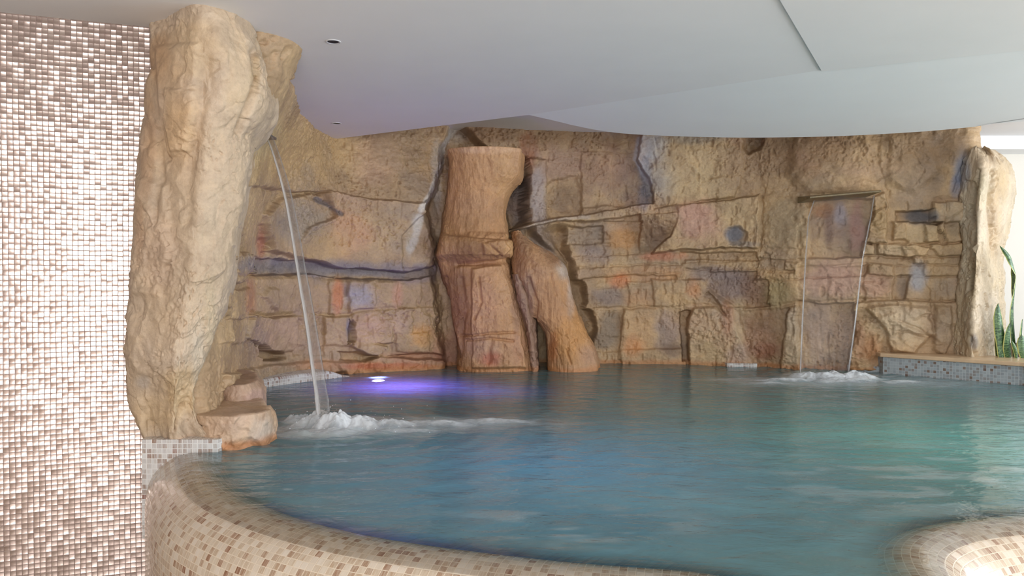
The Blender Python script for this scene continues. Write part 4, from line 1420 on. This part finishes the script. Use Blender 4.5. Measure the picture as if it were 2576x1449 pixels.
def tiled_block(name, poly, z0, z1, mat, label, cat, bevel=.006):
    """vertical tiled body with wall-wise uv"""
    n = len(poly)
    V, Fc, UVv = [], [], []
    ar = sum(poly[i][0] * poly[(i + 1) % n][1] - poly[(i + 1) % n][0] * poly[i][1] for i in range(n))
    pl = poly if ar > 0 else poly[::-1]
    s = 0
    for i in range(n):
        a, b = np.array(pl[i]), np.array(pl[(i + 1) % n])
        L = np.linalg.norm(b - a)
        k = len(V)
        V += [(*a, z0), (*b, z0), (*b, z1), (*a, z1)]
        UVv += [(s, z0), (s + L, z0), (s + L, z1), (s, z1)]
        Fc.append((k, k + 1, k + 2, k + 3))
        s += L
    k = len(V)
    V += [(*p, z1) for p in pl]
    UVv += [(p[0], p[1]) for p in pl]
    Fc.append(tuple(range(k, k + n)))
    o = link_mesh(name, V, Fc, mat, smooth=False, uv=UVv)
    if label: tag(o, label, cat, kind='thing')
    return o


tiled_block('tile_upstand', [(px_x(354, 3.2), 3.2), (px_x(545, 3.2), 3.2), (-1.14, 3.36), (px_x(354, 3.31) + .03, 3.36)], .6, 1.0, M_GREYTILE,
            'short pale grey mosaic strip between the pillar foot and the pool rim', 'tile strip')
# curved tiled kerb at the foot of the rock, left
kc = catmull([(-1.66, 4.80), (-1.60, 5.02), (-1.47, 5.28), (-1.32, 5.48), (-1.15, 5.66)], 60)
kt = np.gradient(kc, axis=0); kt /= np.linalg.norm(kt, axis=1, keepdims=True)
kn = np.stack([kt[:, 1], -kt[:, 0]], 1)
kz = WATER + .052 * (1 - sstep(.80, 1.0, np.linspace(0, 1, 60))) + .004
pr = [(.0, -.30), (.0, -.012), (.006, -.003), (.012, 0.0), (.25, .004)]
V = np.zeros((len(pr), 60, 3)); uv = np.zeros((len(pr), 60, 2))
sl = np.r_[0, np.cumsum(np.linalg.norm(np.diff(kc, axis=0), axis=1))]
for i, (a, b) in enumerate(pr):
    V[i, :, :2] = kc - kn * a
    V[i, :, 2] = kz + b
    uv[i, :, 0] = sl
    uv[i, :, 1] = b - a
o = link_mesh('tile_kerb', V.reshape(-1, 3), grid_faces(len(pr), 60), M_GREYTILE, uv=uv.reshape(-1, 2))
tag(o, 'curved pale speckled mosaic kerb at the foot of the rock wall behind the left stream', 'tile kerb', kind='thing')
tiled_block('tile_step', [(1.70, 6.28), (1.93, 6.26), (1.97, 6.5), (1.70, 6.55)], .6, WATER + .028, M_GREYTILE,
            'tiny grey mosaic step at the waterline left of the sheet waterfall', 'tile step')
tiled_block('tile_skirt', [(px_x(2133, 6.02), 6.02), (px_x(2250, 5.84), 5.84), (2.9, 6.2), (px_x(2133, 6.2), 6.2)], .6, WATER + .045, M_LEDGETILE,
            'low blue-grey mosaic skirt between the sheet waterfall and the stone coping', 'tile strip')

# right-hand ledge with stone coping
lp = [(2.715, 5.82), (3.33, 5.21), (4.05, 4.05), (6.33, 4.05), (6.33, 6.95), (3.45, 6.95), (2.75, 6.2)]
led = empty('planter_ledge', (3.5, 5.6, 0))
tag(led, 'raised blue-grey mosaic ledge with a beige stone coping along the right side of the pool', 'ledge', kind='thing')
a = prism('ledge_body', lp, 0.0, 1.075, M_LEDGETILE)
cop = [(2.69, 5.81), (3.31, 5.185), (4.02, 4.02), (4.02 + .35, 4.25), (3.60, 5.42), (3.0, 6.1), (2.72, 6.1)]
b = prism('coping', cop, 1.075, 1.103, M_COPING, bevel=.006)
for q in (a, b):
    q.parent = led
    q.matrix_parent_inverse = led.matrix_basis.inverted()
bed = prism('soil_bed', [(3.62, 5.44), (4.38, 4.28), (6.3, 4.3), (6.3, 6.9), (3.6, 6.9), (3.45, 5.62)], 1.07, 1.09, M_SOIL)
bed.parent = led
bed.matrix_parent_inverse = led.matrix_basis.inverted()

# basin
bas = [(p[0] * 1.0 + 0, p[1]) for p in (cc + inn * 0.14)[::20]]
farp = [(3.30, 5.24), (2.715, 5.84), (2.3, 6.3), (1.5, 6.7), (.7, 6.8), (-.2, 6.6), (-1.3, 6.1), (-1.85, 5.2), (-1.6, 4.0), (-1.45, 3.4)]
V = [(p[0], p[1], 0.03) for p in bas] + [(p[0], p[1], 0.03) for p in farp]
n = len(V)
ar = sum(V[i][0] * V[(i + 1) % n][1] - V[(i + 1) % n][0] * V[i][1] for i in range(n))
idx = list(range(n)) if ar > 0 else list(range(n))[::-1]
Fc = [tuple(idx)]
V2 = V + [(p[0], p[1], .93) for p in V]
for k in range(len(bas), n - 1):
    Fc.append((k, k + 1, k + 1 + n, k + n))
o = link_mesh('pool_basin', V2, Fc, M_POOLTILE, smooth=False)
tag(o, kind='structure')

# water surface: lofted between the rim crest and the far wall
NA, NB = 620, 360
FILM = 0.085
near, _ = resample(cc - inn * FILM, NA)
# straighten the far family so that rows do not cross inside the small bay
far = catmull([(-1.45, 3.42), (-1.52, 3.9), (-1.68, 4.5), (-1.80, 5.15), (-1.62, 5.75), (-1.25, 6.05), (-.6, 6.5), (.1, 6.75), (.8, 6.85), (1.5, 6.75), (2.0, 6.6), (2.4, 6.4), (2.8, 5.95), (3.34, 5.24), (3.80, 4.45)], 3000)
far, _ = resample(far, NA)
tt_ = np.linspace(0, 1, NB)[:, None, None] ** 1.25
W = near[None] * (1 - tt_) + far[None] * tt_
X, Y = W[..., 0], W[..., 1]
amp = sstep(0, .12, tt_[..., 0] * np.linalg.norm(far - near, axis=1)[None])
imp = [(-.86, 3.72, .35), (2.32, 5.75, .35)]
zw = .0035 * fbm(X * 3.2, Y * 5.5, 0 * X, 3, seed=80) + .0018 * fbm(X * 11, Y * 17, 0 * X, 3, seed=81)
for (ix, iy, sg) in imp:
    d = np.hypot(X - ix, Y - iy) + .03 * fbm(X * 5, Y * 5, 0 * X, 2, seed=83)
    zw += .007 * np.cos(d * 42) * np.exp(-d / .55) + .010 * np.exp(-(d / .25) ** 2) * fbm(X * 20, Y * 20, 0 * X, 3, seed=84)
# signed plan distance of every water vertex from the crest line (positive inside the pool)
sgn = np.full(X.shape, 9.0)
zone_ = np.linalg.norm(W - near[None], axis=2) < 1.2
wp = W[zone_]
sd_ = np.empty(len(wp))
for k0 in range(0, len(wp), 4000):
    q_ = wp[k0:k0 + 4000]
    dv_ = q_[:, None] - cc[None]
    d2_ = (dv_ ** 2).sum(2)
    j_ = d2_.argmin(1)
    r0 = np.arange(len(q_))
    sd_[k0:k0 + 4000] = np.sqrt(d2_[r0, j_]) * np.where((dv_[r0, j_] * inn[j_]).sum(1) < 0, -1, 1)
sgn[zone_] = sd_
offc = np.clip(-sgn, 0, FILM)
Zw = WATER + zw * amp - np.where(offc > 0, RIMR - np.sqrt(RIMR ** 2 - offc ** 2), 0) * 1.0 - .0015 * sstep(0, FILM, offc)
fo = np.zeros(X.shape)
fn = fbm(X * 7, Y * 16, 0 * X, 4, .6, seed=85)
rd = fbm(X * 4.5, Y * 11, 0 * X, 4, .55, seed=86, ridged=True)
for (ix, iy, rx, ry, s) in ((-.84, 3.70, .38, .22, .8), (-.50, 3.78, .55, .22, .6), (-.15, 3.86, .40, .14, .4), (2.30, 5.68, .42, .26, .85), (2.1, 5.3, .6, .22, .45), (2.75, 5.35, .5, .25, .4), (1.85, 5.5, .5, .14, .5)):
    r = np.hypot((X - ix) / rx, (Y - iy) / ry)
    fo = np.maximum(fo, s * (1 - sstep(.5, 1.3, r + .6 * fn)))
    fo = np.maximum(fo, s * .8 * sstep(.45, .75, rd) * (1 - sstep(.8, 1.6, r)))
# scattered bubbles drifting on the surface
sp = fbm(X * 6, Y * 14, 0 * X + 3, 3, .5, seed=88)
reg = np.maximum(np.exp(-((X - .15) / .30) ** 2 - ((Y - 2.25) / .14) ** 2), 0.8 * np.exp(-((X - 1.6) / .7) ** 2 - ((Y - 2.8) / .5) ** 2))
fo = np.maximum(fo, .5 * reg * sstep(.05, .45, sp))
sp2 = fbm(X * 14, Y * 30, 0 * X + 3, 2, .5, seed=89)
fo = np.maximum(fo, .35 * sstep(.55, .75, sp2) * sstep(.0, .5, fbm(X * 1.5, Y * 1.5, 0 * X, 2, seed=90)))
depth_edge = sgn + FILM
clear = 1 - sstep(-.02, .135, sgn)
o = link_mesh('pool_water', np.stack([X, Y, Zw], -1).reshape(-1, 3), grid_faces(NB, NA), M_WATER, attrs={'foam': fo, 'clear': clear, 'film': 1 - sstep(FILM * .2, FILM + .16, depth_edge)})
tag(o, 'blue-green rippled pool water filling the basin between the rim and the rocks', 'water', kind='stuff')

# ------------------------------------------------------------------ falling water
def tube(path, w, d, ns=28, froth_glint=None, side=None):
    """elliptic tube along path; w = half width, d = half depth"""
    path = np.asarray(path)
    t_ = np.gradient(path, axis=0); t_ /= np.linalg.norm(t_, axis=1, keepdims=True)
    sd = np.array(side if side is not None else (1, 0, 0), float)
    s_ = sd[None] - (t_ @ sd)[:, None] * t_
    s_ /= np.linalg.norm(s_, axis=1, keepdims=True)
    f_ = np.cross(t_, s_)
    a = np.linspace(0, 2 * math.pi, ns, endpoint=False)
    V = path[:, None] + s_[:, None] * (np.cos(a)[None, :, None] * np.asarray(w)[:, None, None]) + f_[:, None] * (np.sin(a)[None, :, None] * np.asarray(d)[:, None, None])
    return V, a


pts = [(664, 322, 3.95), (684, 358, 3.93), (702, 410, 3.90), (724, 490, 3.86), (743, 590, 3.83), (761, 700, 3.80), (780, 810, 3.78), (796, 920, 3.75), (808, 1000, 3.73), (815, 1075, 3.71)]
path = catmull([(px_x(a, d), d, px_z(b, d)) for a, b, d in pts], 260)
k = np.linspace(0, 1, 260)
hw = np.interp(k, [0, .12, .4, .7, .9, 1], [.014, .016, .021, .028, .033, .033]) * (1 + .06 * fbm(k * 30, 0 * k, 0 * k, 3, seed=95))
V, a = tube(path, hw, hw * .5)
rip = 1 + .10 * fbm(np.cos(a)[None] * 3 + 0 * k[:, None], np.sin(a)[None] * 3 + 0 * k[:, None], k[:, None] * 3 + 0 * a[None], 3, seed=96)
V = path[:, None] + (V - path[:, None]) * rip[..., None]
ca = np.cos(a)[None] + 0 * k[:, None]
fr = 1.0 * np.exp(-((ca + .72) / .20) ** 2) + .15 * np.exp(-((ca - .9) / .12) ** 2) + .05  # bright left line is a highlight painted as white, not only froth
o = link_mesh('water_stream', V.reshape(-1, 3), grid_faces(260, len(a), close_c=True), M_STREAM, attrs={'froth_glint': fr})
tag(o, 'narrow arcing stream of clear water pouring from the pillar top into the pool', 'waterfall', kind='thing')

# sheet waterfall on the right with its stone spout
st = empty('sheet_waterfall', (2.35, 5.75, WATER))
tag(st, 'wide transparent sheet of falling water with two bright edges', 'waterfall', kind='thing')
nL, nW = 120, 60
kk = np.linspace(0, 1, nL)
Ltop, Rtop = np.array([px_x(2047, 5.80), 5.80, px_z(505, 5.80)]), np.array([px_x(2198, 5.72), 5.72, px_z(492, 5.72)])
Lb, Rb = np.array([px_x(2014, 5.68), 5.68, WATER]), np.array([px_x(2134, 5.60), 5.60, WATER])
lx = [np.interp(kk, [0, .1, .35, .7, 1], [2047, 2033, 2026, 2019, 2014]), np.interp(kk, [0, .12, .35, .7, 1], [2198, 2190, 2170, 2152, 2134])]
def edge_path(i):
    A, Bq = (Ltop, Lb) if i == 0 else (Rtop, Rb)
    y_ = A[1] + (Bq[1] - A[1]) * kk ** .6
    z_ = A[2] + (Bq[2] - A[2]) * kk
    return np.stack([px_x(lx[i], y_), y_, z_], 1)
EL, ER = edge_path(0), edge_path(1)
s_ = np.linspace(0, 1, nW)[None, :, None]
S0 = EL[:, None] * (1 - s_) + ER[:, None] * s_
S0[..., 1] += .004 * fbm(s_[..., 0] * 9 + 0 * kk[:, None], kk[:, None] * 2 + 0 * s_[..., 0], 0 * S0[..., 0], 3, seed=97)
back = S0 + np.array([0, .006, 0])
V = np.concatenate([S0, back[:, ::-1]], 1)
o = link_mesh('water_sheet', (V - np.array(st.location)).reshape(-1, 3), grid_faces(nL, 2 * nW, close_c=True), M_SHEET, st, attrs={'froth_glint': np.full(V.shape[:2], .004)})
for E in (EL, ER):
    w_ = np.interp(kk, [0, .2, 1], [.004, .005, .007])
    V, a = tube(E, w_, w_ * .7, 14)
    fr = .10 + .9 * np.exp(-((np.cos(a) + .2) / .35) ** 2)[None] * np.interp(kk, [0, .3, .6, 1], [.15, .3, .7, .4])[:, None]
    link_mesh('water_edge', (V - np.array(st.location)).reshape(-1, 3), grid_faces(nL, 14, close_c=True), M_STREAM, st, attrs={'froth_glint': fr})
# spout slab
sp_l, sp_r = (px_x(2036, 5.80), 5.80, px_z(497, 5.80)), (px_x(2216, 5.70), 5.70, px_z(481, 5.70))
V = []
for (x, y, z) in (sp_l, sp_r):
    V += [(x, y, z + .007), (x, y, z - .006), (x, y + .25, z - .02), (x, y + .25, z + .03)]
Fc = [(0, 1, 2, 3), (7, 6, 5, 4), (0, 4, 5, 1), (1, 5, 6, 2), (2, 6, 7, 3), (3, 7, 4, 0)]
o = link_mesh('water_spout', V, Fc, simple('olive_stone', lin(112, 96, 66), .4, noise_amt=.2, scale=30), smooth=False)
bm_ = o.modifiers.new('bevel', 'BEVEL'); bm_.width = .003; bm_.segments = 2
tag(o, 'thin olive-brown slab spout jutting from the rock above the sheet waterfall', 'spout', kind='thing')
# slot spout of the left stream, inside the pillar top
o = box('water_spout', (px_x(636, 3.95), 3.93, px_z(338, 3.95)), (px_x(672, 3.95), 4.12, px_z(332, 3.95)), M_STEEL, bevel=.002)
o.rotation_euler = (0, 0, 0)
tag(o, 'small dark slot spout tucked under the pillar top where the narrow stream starts', 'spout', kind='thing')


def foam(name, mounds, label, seed, group=None):
    V, Fc, D = [], [], []
    off = 0
    for (x, y, rx, ry, hgt, dens) in mounds:
        nr, na = 46, 120
        r = np.linspace(0, 1, nr)[:, None]
        a = np.linspace(0, 2 * math.pi, na, endpoint=False)[None]
        rr = 1 + .25 * fbm(np.cos(a) * 2 + x * 5, np.sin(a) * 2, 0 * a + seed, 3, seed=seed)
        X = x + rx * r * np.cos(a) * rr
        Y = y + ry * r * np.sin(a) * rr
        n1 = fbm(X * 10, Y * 10, 0 * X + seed, 4, .6, seed=seed + 1)
        n2 = fbm(X * 24, Y * 18, 0 * X + seed, 3, .6, seed=seed + 2, ridged=True)
        pro = (1 - r ** 2) ** 1.6
        Z = WATER + hgt * pro * np.clip(.66 + .48 * n1 + .05 * n2, .05, 2) - .004
        V.append(np.stack([X, Y, Z], -1).reshape(-1, 3))
        Fc.append(grid_faces(nr, na, close_c=True) + off)
        off += nr * na
        D.append((.8 * dens * (1 - sstep(.35, 1.0, r + 0 * a + .25 * n1))).ravel())
    o = link_mesh(name, np.concatenate(V), np.concatenate(Fc), M_FOAM, attrs={'froth_glint': np.concatenate(D)})
    tag(o, label, 'splash', kind='stuff')
    return o


foam('splash_foam', [(-.92, 3.74, .15, .11, .11, .7), (-.82, 3.70, .13, .10, .15, 1.6), (-1.0, 3.76, .13, .10, .11, .4), (-.72, 3.72, .17, .11, .09, 1.2), (-.58, 3.74, .20, .10, .055, 1.0), (-.38, 3.80, .26, .09, .035, .8), (-.12, 3.88, .28, .07, .025, .7), (-.84, 3.62, .24, .08, .03, .9), (-.5, 3.64, .24, .05, .02, .6)],
     'white foaming splash where the narrow left stream hits the water', 101)
foam('splash_foam', [(2.08, 5.56, .20, .14, .06, 1.2), (2.22, 5.54, .20, .14, .085, 1.5), (2.38, 5.50, .18, .14, .08, 1.4), (2.26, 5.40, .30, .12, .04, 1.1), (1.88, 5.44, .26, .09, .03, .9), (2.62, 5.36, .24, .08, .02, .7), (1.7, 5.3, .22, .05, .015, .6)],
     'white foam at the foot of the wide sheet waterfall', 131)
# droplets thrown up around the left splash
r_ = random.Random(5)
V, Fc = [], []
for i in range(70):
    rad = r_.uniform(.0012, .003)
    ang, rr = r_.uniform(0, 6.28), abs(r_.gauss(0, .22))
    c = (-.82 + rr * math.cos(ang) * 1.4, 3.72 + rr * math.sin(ang) * .6, WATER + .012 + abs(r_.gauss(0, .05)) * max(0.1, 1 - rr))
    k = len(V)
    V += [(c[0] + rad, c[1], c[2]), (c[0] - rad, c[1], c[2]), (c[0], c[1] + rad, c[2]), (c[0], c[1] - rad, c[2]), (c[0], c[1], c[2] + rad), (c[0], c[1], c[2] - rad)]
    Fc += [(k + a_, k + b_, k + c_) for a_, b_, c_ in ((0, 2, 4), (2, 1, 4), (1, 3, 4), (3, 0, 4), (2, 0, 5), (1, 2, 5), (3, 1, 5), (0, 3, 5))]
o = link_mesh('water_droplets', V, Fc, simple('droplet', (.85, .9, .95), .05), smooth=True)
tag(o, 'fine spray of droplets above the splash of the narrow left stream', 'spray', kind='stuff')

# ------------------------------------------------------------------ lamps
def disc(r, z, n=32, cx=0, cy=0):
    return [(cx + r * math.cos(2 * math.pi * i / n), cy + r * math.sin(2 * math.pi * i / n), z) for i in range(n)]


def lathe(prof, n=40):
    V = []
    for r, z in prof: V += disc(r, z, n)
    return np.array(V), grid_faces(len(prof), n, close_c=True)


# underwater lamp, set in the foot of the rock and tilted up towards the pool
lamp = empty('underwater_lamp', (px_x(958, 5.72), 5.60, .928))
tag(lamp, 'round violet underwater lamp glowing near the foot of the rock wall', 'lamp', kind='thing')
lamp.rotation_euler = (math.radians(7), 0, 0)
v, f = lathe([(.062, -.05), (.062, .0), (.057, .006), (.05, .004), (.048, -.01)])
link_mesh('housing', v, f, M_STEEL, lamp)
v, f = lathe([(.0005, .004), (.02, .004), (.04, .001), (.048, -.004)])
link_mesh('lens', v, f, M_GLOW, lamp)

# two recessed ceiling spots (switched off)
spots = []
for i, (a, b, r) in enumerate(((840, 107, .024), (848, 311, .021))):
    Y = (CEIL - EYE) * F_PX / (700 - b)
    if i == 0:
        e = empty('recessed_spotlight', (px_x(a, Y), Y, CEIL))
        v, f = lathe([(.0245, .0), (.030, -.0035), (.034, -.002), (.034, .001)])
        link_mesh('trim_ring', v, f, M_WHITEMETAL, e)
        v, f = lathe([(.0005, -.0006), (.012, -.0006), (.0248, -.0006)])
        link_mesh('lamp_opening', v, f, M_DARK, e)
        spots.append(e)
    else:
        e = spots[0].copy(); scene.collection.objects.link(e)
        for ch in spots[0].children:
            c = ch.copy(); scene.collection.objects.link(c); c.parent = e
        e.location = (px_x(a, Y), Y, CEIL)
    tag(e, ['small round ceiling spotlight nearer the viewer, right of the pillar top', 'small round ceiling spotlight farther back, close to the ceiling edge above the rock wall'][i], 'ceiling light', 'recessed ceiling spotlights', 'thing')

# ------------------------------------------------------------------ snake plants on the right ledge
def leaf(path, w, roll, parent, thick=.004):
    n, m_ = 60, 12
    p = catmull(path, n)
    t_ = np.gradient(p, axis=0); t_ /= np.linalg.norm(t_, axis=1, keepdims=True)
    k = np.linspace(0, 1, n)
    ro = np.interp(k, np.linspace(0, 1, len(roll)), roll)
    ref = np.stack([np.cos(ro), np.sin(ro), 0 * ro], 1)
    s_ = ref - (ref * t_).sum(1, keepdims=True) * t_
    s_ /= np.linalg.norm(s_, axis=1, keepdims=True)
    f_ = np.cross(t_, s_)
    wk = w * np.interp(k, [0, .12, .45, .75, .9, .97, 1], [.55, .75, 1, .9, .55, .2, .02])
    u = np.linspace(-1, 1, m_)
    fold = .35 * (u ** 2)
    A = p[:, None] + s_[:, None] * (u[None, :, None] * wk[:, None, None]) + f_[:, None] * (fold[None, :, None] * wk[:, None, None])
    Bk = A - f_[:, None] * (thick * np.clip(1 - u ** 2, .1, 1))[None, :, None]
    V = np.concatenate([A, Bk[:, ::-1]], 1)
    uvu = np.concatenate([(u + 1) / 2, ((u + 1) / 2)[::-1]])
    UVv = np.stack([np.broadcast_to(uvu[None], (n, 2 * m_)), np.broadcast_to(k[:, None], (n, 2 * m_))], -1)
    loc = np.array(parent.location)
    return link_mesh('leaf', (V - loc).reshape(-1, 3), grid_faces(n, 2 * m_, close_c=True), M_LEAF, parent, uv=UVv.reshape(-1, 2))


def Pt(a, b, d):
    return (px_x(a, d), d, px_z(b, d))


GZ = 1.088
def base_pt(a, d):
    return (px_x(a, d), d, GZ)


pl1 = empty('snake_plant', (px_x(2540, 5.55), 5.55, GZ))
tag(pl1, 'snake plant with one very tall twisted leaf, right beside the pale end rock', 'plant', 'snake plants on the ledge', 'thing')
leaf([base_pt(2556, 5.55), Pt(2548, 800, 5.55), Pt(2551, 735, 5.55), Pt(2552, 690, 5.54), Pt(2540, 650, 5.5), Pt(2514, 618, 5.48)], .030, [.2, .5, 1.25, 1.5, .4, .1], pl1)
leaf([base_pt(2522, 5.5), Pt(2520, 860, 5.5), Pt(2514, 810, 5.5), Pt(2511, 763, 5.5)], .036, [.1, .0, .2], pl1)
leaf([base_pt(2540, 5.5), Pt(2537, 870, 5.49), Pt(2541, 812, 5.48)], .034, [.0, .3, .5], pl1)
leaf([base_pt(2560, 5.45), Pt(2556, 880, 5.44), Pt(2545, 856, 5.43)], .016, [.2, .1, .3], pl1)
leaf([base_pt(2512, 5.6), Pt(2512, 870, 5.6), Pt(2508, 835, 5.6)], .022, [.2, .1, .3], pl1)
pl2 = empty('snake_plant', (px_x(2590, 5.5), 5.5, GZ))
tag(pl2, 'shorter snake plant with broad dark leaves at the edge of the view', 'plant', 'snake plants on the ledge', 'thing')
leaf([base_pt(2574, 5.52), Pt(2570, 860, 5.52), Pt(2572, 803, 5.5)], .030, [.8, 1.1, .9], pl2)
leaf([base_pt(2582, 5.45), Pt(2578, 880, 5.45), Pt(2570, 842, 5.45)], .042, [.1, .2, .0], pl2)
leaf([base_pt(2600, 5.5), Pt(2602, 800, 5.5), Pt(2596, 730, 5.5)], .036, [.1, .4, .2], pl2)
leaf([base_pt(2620, 5.48), Pt(2630, 830, 5.5), Pt(2650, 770, 5.5)], .034, [.1, .4, .2], pl2)
